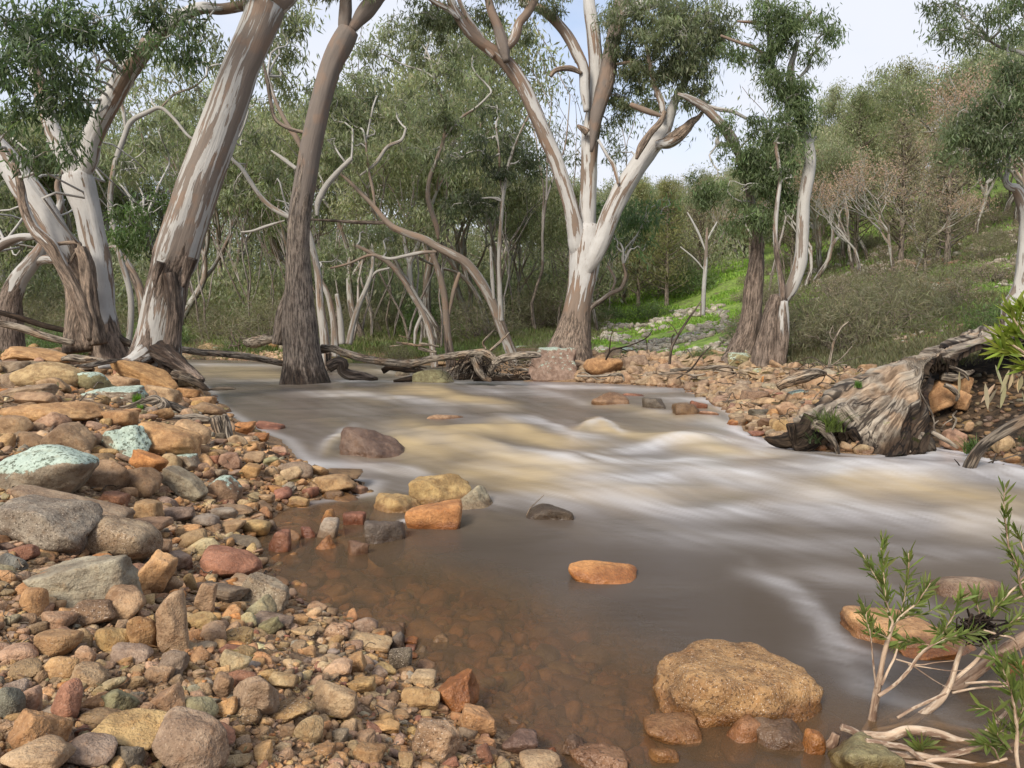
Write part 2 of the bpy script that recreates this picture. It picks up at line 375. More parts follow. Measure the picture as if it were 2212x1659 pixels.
# same measure as the strokes: bearing and inverse range on the water plane, worked out on the plan
b_ = (0 - CAMH) / fy_; dyy = 1.0
def plan_px(X, Y):
    # X/Y and -h/Y are the slopes; turn them into the units the streaks were traced in
    a, s = X / Y, -CAMH / Y
    k = 1 / (cp - s * sp)          # solves dz/dy = s
    bb = (s * cp + sp) * k
    return 1106 + a * (cp + bb * sp) * FPX, 829.5 - bb * FPX
px, py = plan_px(fx_, fy_)
cream = np.zeros(px.size); white = np.zeros(px.size); wh = np.zeros(px.size)
wob = fbm(N3(px * .006, py * .018), 3, 31) * 9
for kind, w, a, hh, pts in ST:
    pts = np.array(pts, float); xs = pts[:, 0]
    lo = (px > xs[0] - 160) & (px < xs[-1] + 160) & (py > pts[:, 1].min() - 90) & (py < pts[:, 1].max() + 90)
    qx, qy = px[lo], py[lo] + wob[lo] * min(1, w / 12)
    # smooth centre line
    tt = np.linspace(0, 1, 60); cx = np.interp(tt, np.linspace(0, 1, len(xs)), xs); cy = np.interp(cx, xs, pts[:, 1])
    for _ in range(6): cy[1:-1] = (cy[:-2] + cy[1:-1] * 2 + cy[2:]) / 4
    yc = np.interp(qx, cx, cy); L = xs[-1] - xs[0]
    sl = np.gradient(cy, cx); sl = np.interp(qx, cx, sl); ww = w * np.sqrt(1 + sl * sl) * 1.25
    end = sm(xs[0] - .22 * L - 12, xs[0] + .28 * L, qx) * sm(xs[-1] + .25 * L + 12, xs[-1] - .3 * L, qx)
    d = (qy - yc) / ww; prof = np.exp(-np.where(d < 0, d * 1.25, d * .85) ** 2) * end
    if kind == 'c': cream[lo] = 1 - (1 - cream[lo]) * (1 - a * prof)
    else: white[lo] = 1 - (1 - white[lo]) * (1 - a * prof)
    wh[lo] += hh * np.exp(-((qy - yc + w * .5) / (ww * 1.3)) ** 2) * end * .8
ws = wdist(fx_, fy_)
# flow-drawn silk: noise stretched along the current
fl = fbm(N3(px * .0036 + py * .004, py * .030 - px * .006), 4, 40)
fl2 = fbm(N3(px * .010, py * .09 - px * .02), 3, 44)
rap = sm(775, 840, py) * sm(1180, 1060, py)
rapid = rap * (.35 + .65 * sm(560, 800, px)) * (1 - sm(1120, 1020, py) * 0)
fl3 = fbm(N3(px * .012, py * .26 - px * .07), 3, 47)
white = np.clip(white * (.66 + .28 * fl2 + .12 * fl3) + .035 * rapid * fl3 + .13 * rapid * np.clip(fl + .1, 0, 1) + .06 * sm(1180, 1500, px) * sm(1300, 1000, py), 0, 1)
cream = np.clip(cream * (.9 + .25 * fl2) + .22 * rapid * np.clip(-fl, 0, 1), 0, 1)
edge = np.exp(-((ws + .05) / .06) ** 2) * rap * .35
white = np.clip(white + edge, 0, 1)
wh += (fbm(N3(fx_ * .9 + fy_ * .35, fy_ * 2.2 - fx_ * .6), 3, 50) * .016) * sm(1250, 1000, py) + fbm(N3(fx_ * 3, fy_ * 3), 2, 52) * .0012
depth = np.clip(-ws, 0, 5)
op = sm(.0, .75, depth) * .72 + .18 * sm(.3, 1.2, depth)
calm = sm(1060, 1130, py) * sm(1350, 1100, px + (py - 1100) * -.9)          # clear shallow pool by the near bank
op = np.clip(np.maximum(op, sm(1130, 1040, py) * .93) + (white + cream) * .8, .34, .97)
keep = (ws < .35)
wz = 0.0 + wh * sm(.02, -.5, ws) - .004 * sm(0, .3, ws)
idx = np.full(px.size, -1); idx[keep] = np.arange(keep.sum())
F = grid_faces(620, 620); F = idx[F[keep[F].all(1)]]
def water_material():
    t = NT('silky_river_water'); a = t.sep(t.attr('wa').outputs['Color']); g = t.geo()      # R opacity, G cream, B white
    n = t.noise(t.vec(g['Position'], (.8, 1.4, 1)), 2.5, 3)
    murk = t.mix(n, (.088, .068, .052), (.150, .120, .095))
    murk = t.mix(t.mth('MULTIPLY', t.attr('wa').outputs['Alpha'], .85), murk, (.075, .055, .040))
    c = t.mix(t.mth('MULTIPLY', a[1], .92), murk, (.50, .375, .20))
    c = t.mix(t.mth('MULTIPLY', a[2], .90), c, (.68, .665, .67))
    c = t.mix(t.mth('SUBTRACT', 1., t.step(a[0], .3, .8)), c, (.18, .118, .066))
    body = t.bsdf(c, .55, .12)
    tr = t.n('ShaderNodeBsdfTransparent'); tr.inputs[0].default_value = (.92, .80, .64, 1)
    m1 = t.n('ShaderNodeMixShader'); t.l(a[0], m1.inputs[0]); t.l(tr.outputs[0], m1.inputs[1]); t.l(body.outputs[0], m1.inputs[2])
    gl = t.n('ShaderNodeBsdfGlossy'); gl.inputs['Roughness'].default_value = .20; gl.inputs[0].default_value = (.92, .90, .88, 1)
    fr = t.n('ShaderNodeFresnel'); fr.inputs[0].default_value = 1.33
    bw = t.bump(t.noise(t.vec(g['Position'], (1, 2.5, 1)), 9, 3), .12, .02); t.l(bw, gl.inputs['Normal']); t.l(bw, fr.inputs['Normal'])
    m2 = t.n('ShaderNodeMixShader'); t.l(t.mth('MULTIPLY', fr.outputs[0], .5), m2.inputs[0]); t.l(m1.outputs[0], m2.inputs[1]); t.l(gl.outputs[0], m2.inputs[2])
    return t.done(m2)
M['water'] = water_material()
dkn = sm(1040, 1200, py) * np.clip(.75 + .5 * fbm(N3(px * .002, py * .012), 3, 71), 0, 1)
wa = np.stack([op, cream, white, dkn], 1)[keep]
o = link('water', mesh_np('water', np.stack([fx_, fy_, wz], 1)[keep], F, M['water'], True, {'wa': wa}))
tag(o, 'smooth brown river water drawn into silky white and tan streaks', 'water', kind='structure')
# ------------------------------------------------------------------ stones
import bmesh
def ico(sub):
    bm = bmesh.new(); bmesh.ops.create_icosphere(bm, subdivisions=sub, radius=1)
    V = np.array([v.co[:] for v in bm.verts]); F = np.array([[v.index for v in f.verts] for f in bm.faces]); bm.free()
    return V / np.linalg.norm(V, axis=1)[:, None], F
PITTED = -1
ICO = {k: ico(k) for k in (1, 2, 3, 4, 5)}
def rock_shape(kind, sub, seed):
    """unit stone (half extents 1): r rounded, b blocky, s slab, p peaked"""
    g = np.random.default_rng(seed); n, F = ICO[sub]
    npl = {'r': 12, 'b': 9, 's': 11, 'p': 8}[kind]; k = {'r': 9, 'b': 30, 's': 24, 'p': 22}[kind]
    m = g.normal(size=(npl, 3)); m /= np.linalg.norm(m, axis=1)[:, None]
    d = g.uniform(.62, 1., npl)
    m = np.vstack([m, np.eye(3), -np.eye(3)]); d = np.concatenate([d, g.uniform(.8, 1., 6)])
    if kind == 'p':
        m = np.vstack([m, [[.8, -.25, .65], [-.75, .1, .7], [.1, -.75, .65]]]); d = np.concatenate([d, [.55, .55, .6]])
    m /= np.linalg.norm(m, axis=1)[:, None]
    dot = np.maximum(n @ m.T, 0) / d
    r = (dot ** k).sum(1) ** (-1. / k)
    V = n * r[:, None]
    lo, hi = V.min(0), V.max(0); V = (V - (lo + hi) / 2) / ((hi - lo) / 2)
    o = g.uniform(0, 50, 3)
    amp = {'r': .05, 'b': .075, 's': .06, 'p': .09}[kind]
    V = V + n * (fbm(V * 1.6 + o, 4 if sub > 3 else 2, seed % 97, .55) * amp)[:, None]
    if sub > 3: V = V + n * (-np.abs(fbm(V * 2.6 + o, 3, seed % 89)) * amp * .55)[:, None]
    if seed == PITTED: V = V + n * (fbm(V * 4 + o, 5, 3, .6) * .05)[:, None]
    return V, F
PAL = dict(och=(.42,.235,.105), tan=(.385,.265,.165), pnk=(.38,.24,.16), red=(.275,.105,.07), gry=(.27,.24,.205), brn=(.245,.155,.095),
           pur=(.215,.155,.135), org=(.46,.20,.055), yel=(.43,.28,.135), drk=(.075,.062,.058), crm=(.46,.37,.245), grn=(.25,.24,.14), blu=(.13,.14,.145), mau=(.27,.20,.15), gold=(.40,.215,.10))
def rot_y(a):
    c, s = math.cos(a), math.sin(a); return np.array([[c, 0, s], [0, 1, 0], [-s, 0, c]])
def rot_z(a):
    c, s = math.cos(a), math.sin(a); return np.array([[c, -s, 0], [s, c, 0], [0, 0, 1]])
for _k in PAL: PAL[_k] = tuple(.76 * np.array(PAL[_k]) * np.array([.98, 1.0, .95]) + .24 * np.array([.29, .225, .15]))
PLACED = []      # (x, y, radius)
def put_stone(c, half, shape, color, seed, rot=0., yaw=None, lichen=0., wet=0., speck=0., sub=4, name='river_stone'):
    V, F = rock_shape(shape, sub, seed)
    g = np.random.default_rng(seed + 5)
    if yaw: V = V @ rot_z(yaw).T / max(1, 1 + .18 * abs(math.sin(2 * yaw)))
    V = V * np.asarray(half)
    if rot: V = V @ rot_y(rot).T
    cc = np.array(color) * g.uniform(.82, 1.1) * np.array([1, g.uniform(.95, 1.05), g.uniform(.92, 1.06)])
    n = len(V)
    me = mesh_np(name, V, F, M['stone'], True, {'col': np.tile(cc, (n, 1)), 'fx': np.tile([lichen, wet, speck], (n, 1))})
    return link(name, me, None, [float(v) for v in c])
ROCKS = """
4|275 190 330 145 0 tan r|large smooth tan boulder on top of the left bank
4|70 150 150 80 0 mau r|mauve rounded stone at the left end of the bank crest
4|160 85 400 80 6 och s|long flat ochre slab lying across the top of the bank
4|180 150 280 80 0 mau s|flat mauve slab between the crest slab and the tan boulder
4|240 62 240 60 4 mau s|smooth mauve slab below the two-stemmed gum
4|70 215 100 80 0 mau b|small mauve block left of the large tan boulder
4|305 250 180 90 14 brn s|broken brown slab leaning against the large tan boulder
4|505 235 225 135 8 grn r L|round green boulder with moss and pale lichen rings
4|680 235 200 85 0 pnk r|broad dusty pink stone behind the lichen topped rock
4|735 145 190 80 -10 och b|tan lump at the upper end of the long diagonal slab
4|840 205 410 115 20 och s|long tan slab slanting down to the water from the leaning gum
4|840 140 220 80 12 grn s|grey green slab at the foot of the leaning gum
4|660 305 300 95 0 gry b L|grey rock with bright mint lichen on its flat top
4|530 75 190 40 0 brn s|thin brown slab lying under the crest driftwood
4|120 290 260 90 0 mau s|flat mauve brown stone under the tan boulder
4|190 330 200 80 0 pnk s|pinkish flat stone above the long ochre slab
4|280 412 440 120 5 och s|very long pale ochre slab near the lichen boulders
4|285 465 155 115 0 pnk p|pointed pinkish stone in front of the long ochre slab
4|70 485 190 110 8 pnk r|rounded pink stone at the left edge below the slabs
4|395 562 265 170 0 brn r|big rounded brown boulder between the two mint boulders
4|180 575 175 105 0 brn r|brown stone left of the big rounded brown boulder
4|30 580 75 100 0 yel r|small yellow brown stone cut by the left edge
4|665 452 190 105 0 och r|rounded ochre stone behind the pointed mint boulder
4|555 572 75 85 0 pnk r|small pink stone tucked beside the pointed mint boulder
4|725 575 290 200 22 gry p L*|pointed boulder thickly covered with mint green lichen
4|955 580 370 190 10 och r|large smooth tan and grey boulder right of the mint one
4|1090 540 220 150 15 pnk r|pink boulder with a lichen patch behind the smooth tan one
4|945 300 180 90 10 tan b|tan blocky stone above the driftwood by the water
4|1090 300 150 70 8 och s|ochre stone at the water below the leaning gum
4|1170 342 130 60 0 och r|low ochre stone touching the water below the long slab
4|1060 240 120 60 0 tan b|small tan block beside the roots of the leaning gum
4|1215 395 190 70 10 brn s|brown flat stone at the waterline by the driftwood
4|250 760 500 290 3 gry r L!|large round boulder with a mint lichen cap at the left edge
4|478 700 100 130 0 tan p|narrow tan stone behind the mint capped boulder
4|850 705 215 105 22 org s|bright orange stone resting on the brown blocks
4|610 790 220 190 0 brn b|brown block below the pointed mint boulder
4|790 815 220 150 6 brn b|rough brown block behind the tilted grey slab
4|565 675 150 62 0 brn s|flat brown stone between the two mint boulders
4|985 700 115 110 0 tan r|tan stone beside the bright orange one
4|1080 705 120 105 0 gry b l|grey stone with lichen flecks beyond the orange one
4|1060 835 290 130 27 gry s|tilted flat grey slab pointing down to the right
4|1300 865 175 160 0 brn b l|knobbly brown rock with a small mint patch on its crown
4|1465 665 130 62 0 brn r|brown oval stone above the purple rock by the river
4|1335 690 110 95 0 pnk b|pale pink angular stone near the burnt stick
4|1715 745 200 110 8 pur r|smooth purple rock at the river edge
4|1690 765 120 90 0 tan r|tan stone leaning on the purple rock
4|1570 690 100 55 0 grn r|greenish oval stone near the burnt stick end
4|1450 750 130 80 10 och b|ochre faceted stone in the middle of the gravel spit
4|1580 760 90 80 0 tan r|round tan stone in the middle of the gravel spit
4|1945 830 230 105 0 yel b|yellow brown block at the tip of the gravel spit
4|1960 760 280 45 0 brn s W|long low wet brown ledge at the tip of the gravel spit
4|370 985 650 150 16 mau r|very long rounded red brown stone with dark pits
4|640 915 150 82 10 red b|dark red block above the yellow brown cube
4|840 985 170 125 0 yel b|squarish yellow brown stone in the damp hollow
4|1025 1005 160 80 0 pur b|purplish block right of the squarish yellow stone
4|1285 1000 160 82 0 gry r|smooth grey brown stone in the gravel by the pool
4|1360 970 210 50 6 brn s|thin brown slab behind the smooth grey brown stone
4|1175 1035 155 72 0 gry r|oval pale grey stone by the pool
4|1340 1070 150 70 -8 tan r|tan oval stone between the pale grey and the yellow ovals
4|1465 1078 195 100 0 yel r|large smooth yellow oval stone beside the pool
4|1090 1085 140 50 -10 och s|slender ochre stone leaning left of the pool
4|1580 1060 60 70 0 gry r|small speckled grey stone at the pool edge
4|240 1090 470 260 6 gry b K|large grey brown faceted boulder at the left edge
4|500 1035 200 80 0 tan r|tan rounded rock between the large grey boulders
4|640 1160 430 250 8 mau r K|broad mauve grey boulder with quartz specks
4|830 1080 240 90 0 brn b|brown ledge stone behind the broad mauve boulder
4|1170 1195 190 105 -6 crm r|pale cream stone half in the pool
4|1110 1150 180 100 -20 brn r|brown stone leaning on the pale cream one
4|920 1190 130 90 0 tan b|tan block in front of the broad mauve boulder
4|1420 1165 200 62 10 gry s W|dark grey flat stone lying in the pool margin
4|1625 1155 130 135 0 red b W|upright wet red brown stone standing in the pool
4|1690 1120 110 70 15 och r W|wet ochre stone behind the upright red one
4|1900 1080 142 125 0 gry r|round grey brown stone standing in the pool
4|1895 1155 130 75 0 org p W|wet orange brown stone below the round grey one
4|1905 1005 100 80 0 org r|orange tan stone behind the round grey one
4|2060 1020 125 75 0 red b W|dark red stone in the pool near the orange boulder
4|2080 1190 130 95 0 brn b W|crumbly brown stone jutting from the pool
4|1790 1100 90 60 0 red b W|tiny dark red stone behind the wet orange one
4|1940 885 120 60 0 brn r W|low brown stone off the spit tip
4|2080 855 110 50 10 pnk s|pink flat stone off the spit tip
4|1800 880 90 80 0 red r|dark red round stone below the spit tip block
4|1730 930 120 60 10 yel b|yellow broken stone at the edge of the pool
4|1540 910 100 55 0 tan r|small tan oval in the gravel above the pool
4|1660 850 110 70 0 gry p|grey wedge stone on the gravel spit
4|1620 630 100 50 0 pnk s|pale red flat stone near the tip of the burnt stick
4|1410 500 120 75 0 org b|orange block beside the river above the burnt stick
4|1515 552 90 55 0 org b W|wet orange block beside the river eddy
4|1555 470 165 62 8 red r S|red brown stone rising from the river near the left bank
4|560 1265 130 70 0 org r|orange knob behind the big pale grey stone
4|110 1235 170 90 -18 red b|dull red wedge at the left edge
4|60 1290 150 90 25 blu b|blue grey wedge at the left edge
5|445 235 470 265 -11 gry b|big pale grey stone lying on the near slope
5|170 235 260 110 -38 och s|slanting ochre slab behind the big pale grey stone
5|160 320 130 150 0 och r|tan oval under the slanting ochre slab
5|1230 122 325 165 6 red r|large brick red boulder at the pool edge
5|820 170 230 250 20 och b|tall ochre faceted stone beside the brick red boulder
5|897 232 175 80 -33 tan s|smooth tan flake leaning left of the orange chip
5|955 275 90 65 0 org s|bright orange chip between leaning stones
5|950 90 150 100 10 pur b|purple grey stone behind the brick red boulder
5|660 338 215 180 8 pnk b|brick pink block right of the big pale grey stone
5|485 385 220 120 0 brn b K|dark pitted brown stone under the big pale grey stone
5|932 455 205 330 -14 tan s|tall smooth tan slab leaning upright
5|765 495 190 200 20 och b|ochre faceted stone left of the tall tan slab
5|595 520 180 135 0 yel r|yellow brown oval stone under the pink block
5|290 422 165 95 8 pnk r|smooth pink oval stone below the big pale grey one
5|1120 300 130 185 24 tan b|grey tan upright wedge near the pool
5|1205 258 250 105 10 pur b|purple and tan stone below the brick red boulder
5|1040 210 70 110 -25 yel r|thin yellow stone standing beside the brick red boulder
5|1430 275 280 160 20 gry b K|large speckled grey stone at the pool corner
5|1330 215 180 70 12 tan b|tan top stone at the pool corner
5|1080 420 185 95 -10 yel r|yellow oval stone right of the tall tan slab
5|1155 482 135 112 0 tan b|tan stone below the yellow oval
5|1285 505 170 92 0 yel r K|bubbly yellow stone in the pebble field
5|1420 345 150 120 0 grn p|greenish tan pointed stone in the pebble field
5|1485 408 220 68 4 pur s|long purple grey flat stone in the pebble field
5|1255 345 110 55 -10 org r|small orange oval stone in the pebble field
5|1470 450 130 80 -24 grn b|grey green wedge in the pebble field
5|1645 474 155 52 0 tan r|tan flat oval near the water
5|1830 470 150 90 0 pnk r K|pink speckled stone near the water
5|1990 437 140 90 -10 mau r|smooth mauve brown egg shaped stone near the water
5|2135 462 135 60 8 brn r|brown oval stone at the very edge of the water
5|2055 495 90 45 -8 org r|shiny orange pebble at the edge of the water
5|2015 528 230 66 8 tan s|long tan stone near the water
5|2180 632 125 135 0 drk r K|dark speckled round stone at the water edge
5|305 545 220 140 0 yel r|yellow tan rounded stone on the near left slope
5|95 592 195 100 6 pnk r|smooth pinkish stone at the left edge
5|450 517 88 115 0 tan r|upright tan pebble on the near left slope
5|465 612 98 100 0 pnk r|round pink cream stone on the near left slope
5|325 668 172 112 0 yel r|yellow rounded stone on the near left slope
5|130 685 170 100 -8 brn r|brown stone at the near left edge
5|470 720 190 100 10 tan b|tan block on the near slope
5|585 768 200 66 -30 crm r|long cream coloured pebble
5|735 750 132 68 -22 brn r|smooth brown pebble right of the long cream one
5|932 650 142 135 12 pur b|purple block on the near slope
5|868 718 145 118 0 tan b|tan cube beside the purple block
5|700 600 220 100 0 mau s|mauve flat stone under the tall tan slab
5|1240 568 120 50 0 red s|flat salmon red pebble below the yellow oval
5|1265 645 180 100 20 crm s|pale striped flat stone on the pebbles
5|1295 735 195 100 14 red r|smooth brick red oval stone on the pebbles
5|1375 830 230 230 0 mau s|large mauve grey flat stone under the smooth red one
5|1205 770 110 120 10 brn b|brown wedge left of the smooth red oval
5|1575 915 255 110 -9 yel r K|long pitted yellow stone on the pebbles
5|1805 855 275 180 8 tan s|large flat tan grey stone near the shore
5|1530 745 160 90 10 tan s|flat tan stone behind the long pitted yellow one
5|1830 676 185 84 -14 tan s|leaf shaped tan stone near the shore
5|1935 655 130 115 -20 och b|ochre wedge beside the leaf shaped stone
5|1960 765 150 85 0 yel b|yellow squared stone near the shore
5|930 890 165 185 -28 pnk b|pinkish tan wedge on the near slope
5|1080 902 180 130 8 grn r|dark green grey oval stone on the near slope
5|1222 892 110 100 0 och b|ochre rose cube on the near slope
5|1340 945 135 105 0 brn r K|brown bubbly stone below the ochre rose cube
5|812 912 88 95 0 tan r|small smooth tan egg on the near slope
5|630 862 165 130 -18 grn b|olive wedge on the near slope
5|512 870 150 90 -20 och b|ochre stone left of the olive wedge
5|728 922 82 52 0 crm r|tiny cream pebble by the tan egg
5|352 870 190 220 20 red r|dark red rounded stone on the near left slope
5|275 915 200 95 -8 gry r|smooth grey oval on the dark red stone
5|150 860 145 160 10 pnk r|pink upright stone at the near left edge
5|40 880 130 190 10 blu r|blue grey round stone at the left edge
5|180 1030 285 220 15 och b|large ochre stone in the lower left corner area
5|690 1040 335 175 6 yel b|pale yellow faceted stone near the bottom edge
5|1020 1120 450 280 15 mau r|very large smooth brown mauve stone at the bottom edge
5|470 1145 290 160 8 pur r|purple red stone at the bottom edge
5|170 1165 350 150 -4 tan r|wide tan stone at the bottom left corner
5|680 1155 150 110 0 drk b|dark grey stone squeezed between two big ones
5|1180 1032 210 62 8 red s|flat red stone right of the pale yellow faceted one
5|1680 1015 175 135 15 tan r|tan grey rounded stone near the bottom
5|1560 1008 98 68 0 brn r|small brown block near the bottom
5|1430 1145 125 110 -15 och b|ochre wedge near the bottom edge
5|2010 1145 190 120 5 yel b|yellow block near the bottom edge
5|1850 1045 90 85 0 gry r|small grey round stone near the bottom
5|2100 992 150 80 0 och b|ochre stone in the damp gravel near the bottom
5|1290 1180 140 70 0 tan r|tan stone cut by the bottom edge
5|560 950 260 80 0 brn s|brown flat stone above the pale yellow faceted one
8|280 905 172 112 8 tan b|grey tan squared block beside the wet orange pyramid
8|262 1035 260 165 8 yel b|yellow tan stone wet along its lower side
8|520 1000 350 310 24 org p W|wet orange pyramid shaped rock at the shore
8|650 1205 290 200 18 och b|ochre lobed stone at the wet shore
8|385 1325 380 280 16 pnk b K|large pale pink pitted stone at the wet shore
8|930 1335 240 142 8 pur b W|wet dark purple lump at the near shore
8|1290 1342 162 100 -6 pur b W|smaller wet purple lump at the near shore
8|705 1425 115 150 -24 red r|salmon red stone cut by the bottom edge
8|1070 1465 300 120 0 tan r|tan boulder top at the bottom edge beside the water
8|1440 1430 400 170 10 pnk r K|pinkish cream boulder top at the bottom edge beside the water
8|160 1440 120 90 10 tan r|small tan stone at the bottom edge
8|395 625 115 62 8 brn b W|little brown stone poking from the clear pool
8|1960 1225 380 120 -10 blu r S|smooth dark grey rock barely above the water below the pitted golden rock
8|1520 1400 380 110 20 brn s S|brown slab awash at the near shore left of the smooth dark grey rock
8|1900 1400 200 100 0 och r S|small ochre stone awash in front of the smooth dark grey rock
8|1000 1270 90 60 0 yel r S|small yellow stone awash beside the dark purple lump
8|85 555 150 80 0 brn r W|smooth brown wet stone at the shore of the pool
8|190 645 110 60 10 org b W|orange wet stone at the shore of the pool
0|1588 1492 350 138 6 brn r K|large pitted golden brown rock in the near water
0|955 1056 128 62 -4 yel b|yellow brown angular boulder of the midstream cluster
0|853 1089 112 40 0 yel b|low yellow grey rock at the left of the midstream cluster
0|1022 1078 112 52 4 gry p|grey faceted rock at the right of the midstream cluster
0|938 1115 122 64 0 org r|smooth orange pink boulder in front of the midstream cluster
0|828 1146 88 52 0 blu b W|dark blue grey rock in the clear pool
0|1186 1106 104 34 4 drk r W|dark wet rock with a twig in the middle of the water
0|808 958 148 54 10 pur b W|large dark wet boulder with foam round it in the rapids
0|1305 1236 160 46 2 org r S|flat orange rock barely above the near water
0|1316 860 80 26 -4 brn b W|brown rock in the rapids near the far shore
0|1413 871 46 24 0 blu b W|small dark rock beside the far shore rapids
0|1488 883 66 26 0 brn b W|flat brown rock by the far shore rapids
0|1365 850 56 16 0 red r S|low reddish rock barely showing near the far shore
0|953 893 96 34 4 pnk r S|rounded pink rock awash upstream of the dark boulder
0|940 814 94 32 0 grn r|pale grey green mound of rock below the root tangle
0|866 806 34 18 0 gry b|little grey stone by the sunken branch
0|1192 789 106 76 0 pur b l|big squared purple boulder with pale lichen on top
0|1304 796 84 44 0 och r|ochre boulder beside the lichen topped purple one
0|1372 786 58 36 -10 mau r|mauve rounded stone beside the ochre far shore boulder
0|1130 766 70 28 0 brn r|brown low boulder behind the root tangle
0|1606 772 60 38 0 grn b L|green lichen rock at the foot of the twin trunks
0|1640 802 30 14 0 grn r l|small green lichen stone below the twin trunks
9|360 1425 265 170 10 org r W|wet orange brown stone beside the pitted golden rock
9|605 1445 345 150 6 pur b W|wet purple grey stone at the lower right shore
9|810 1492 135 130 10 org r W|orange stone in front of the bush roots
9|1135 1600 350 210 4 grn b|mossy yellow green rock under the bush roots
9|1850 480 440 190 8 mau r S|brown and pink rock breaking the water behind the bush
9|1500 800 700 200 4 och s S|broad ochre rock washed by the water behind the bush
9|1560 930 300 60 -6 org s S|low rust brown rock edge at the foam behind the bush
9|2120 1000 170 120 0 org r W|ochre rock at the right edge behind the bush
7|470 540 205 92 6 mau p|peaked mauve rock on the right shore
7|540 580 150 85 0 brn b K|dark crumbly rock below the peaked mauve one
7|360 535 70 50 0 red b W|small dark red rock at the right shore rapids
7|635 552 118 56 0 pnk r|pink stone beside the dark crumbly rock
7|660 615 200 66 8 tan r|long tan boulder lying on the right shore
7|820 575 170 84 -10 tan r l|tan boulder against the end of the fallen trunk
7|945 485 160 100 -8 tan r|smooth tan boulder behind the fallen trunk
7|885 490 110 80 -20 och r|ochre boulder beside the smooth tan one
7|740 545 90 42 0 gry s|flat grey slab on the right shore
7|690 570 60 50 0 red s|red slab on the right shore
7|660 685 82 74 0 och b|ochre block at the right shore waterline
7|635 745 135 76 4 brn b W|wet brown block under the mossy stone
7|750 660 125 110 -30 pnk s|pinkish slab leaning beneath the fallen trunk
7|700 762 110 92 0 yel b M|yellow green mossy stone under the fallen trunk
7|568 682 120 60 0 blu b W|wet blue grey rock at the right shore
7|440 722 135 56 0 org r S|orange brown rock washed by the side rapids
7|250 672 120 38 0 pnk r S|pink rock under the side rapids
7|100 645 130 60 -6 brn b W|brown wet rock left of the side rapids
7|185 632 110 50 14 red b W|reddish wet rock at the head of the side rapids
7|400 615 56 36 0 drk b W|tiny black rock in the side rapids
7|560 800 110 30 0 red r S|low red rock at the foot of the side rapids
7|1675 575 190 190 20 och b|large orange boulder wedged in the bank under the trunk
7|1842 488 92 84 20 och b|upper of the two orange stones stuck in the dark soil
7|1845 577 88 82 10 och b|lower of the two orange stones stuck in the dark soil
7|1785 835 165 112 24 pnk b|pink stone in the dark soil above the white foam
7|2100 868 105 122 0 tan b|tan stone beside the leaning dead branch
7|1872 752 50 46 0 tan r|small pale stone in the dark soil
7|2140 960 80 60 0 och r|small ochre stone by the water at the right edge
7|450 345 165 95 0 grn b l|grey green lichen boulder left of the leaning trunk
7|570 410 70 28 0 grn b l|flat lichen stone at the leaning trunk's foot
7|440 378 52 34 0 gry b l|small lichen stone beside the grey green boulder
7|730 345 60 52 0 grn b l|lichen stone right of the leaning trunk
7|625 470 70 50 0 org b|orange stone in the far shore cobbles
7|310 490 110 44 0 tan r|tan flat stone at the far shore waterline
7|120 470 90 36 0 och r|ochre stone in the far shore cobbles
12|1402 140 150 50 0 grn b l|pale lichen boulder behind the pale root arm
12|1520 130 90 44 0 grn b l|grey lichen boulder left of the white gum foot
12|1700 180 150 50 0 brn r|brown boulder right of the squared purple one
12|2150 150 110 50 0 grn b L|pale green lichen rock on the grassy bank
12|1985 150 60 30 0 grn b l|small lichen rock on the grassy bank
12|2180 235 110 90 0 mau r|mauve boulder right of the ochre far shore boulder
12|800 245 130 36 0 tan r|pale tan rock behind the long log
11|1050 330 110 90 0 och b|orange tan rock near the foot of the dark trunk
11|1060 415 130 56 0 tan s|flat tan rock beside the foot of the dark trunk
11|310 320 150 90 0 tan p|pale pointed rock on the far left shore
11|1130 335 80 70 0 gry b|grey rock near the foot of the dark trunk
11|850 365 120 64 0 gry r|grey boulder under the hollow far log
11|940 400 90 40 0 tan r|tan stone under the hollow far log
11|410 345 70 50 0 grn r l|green lichen rock beside the pale pointed one
"""
PITTED = 100 + 7 * next(i for i, l in enumerate(ROCKS.strip().splitlines()) if 'large pitted golden' in l)
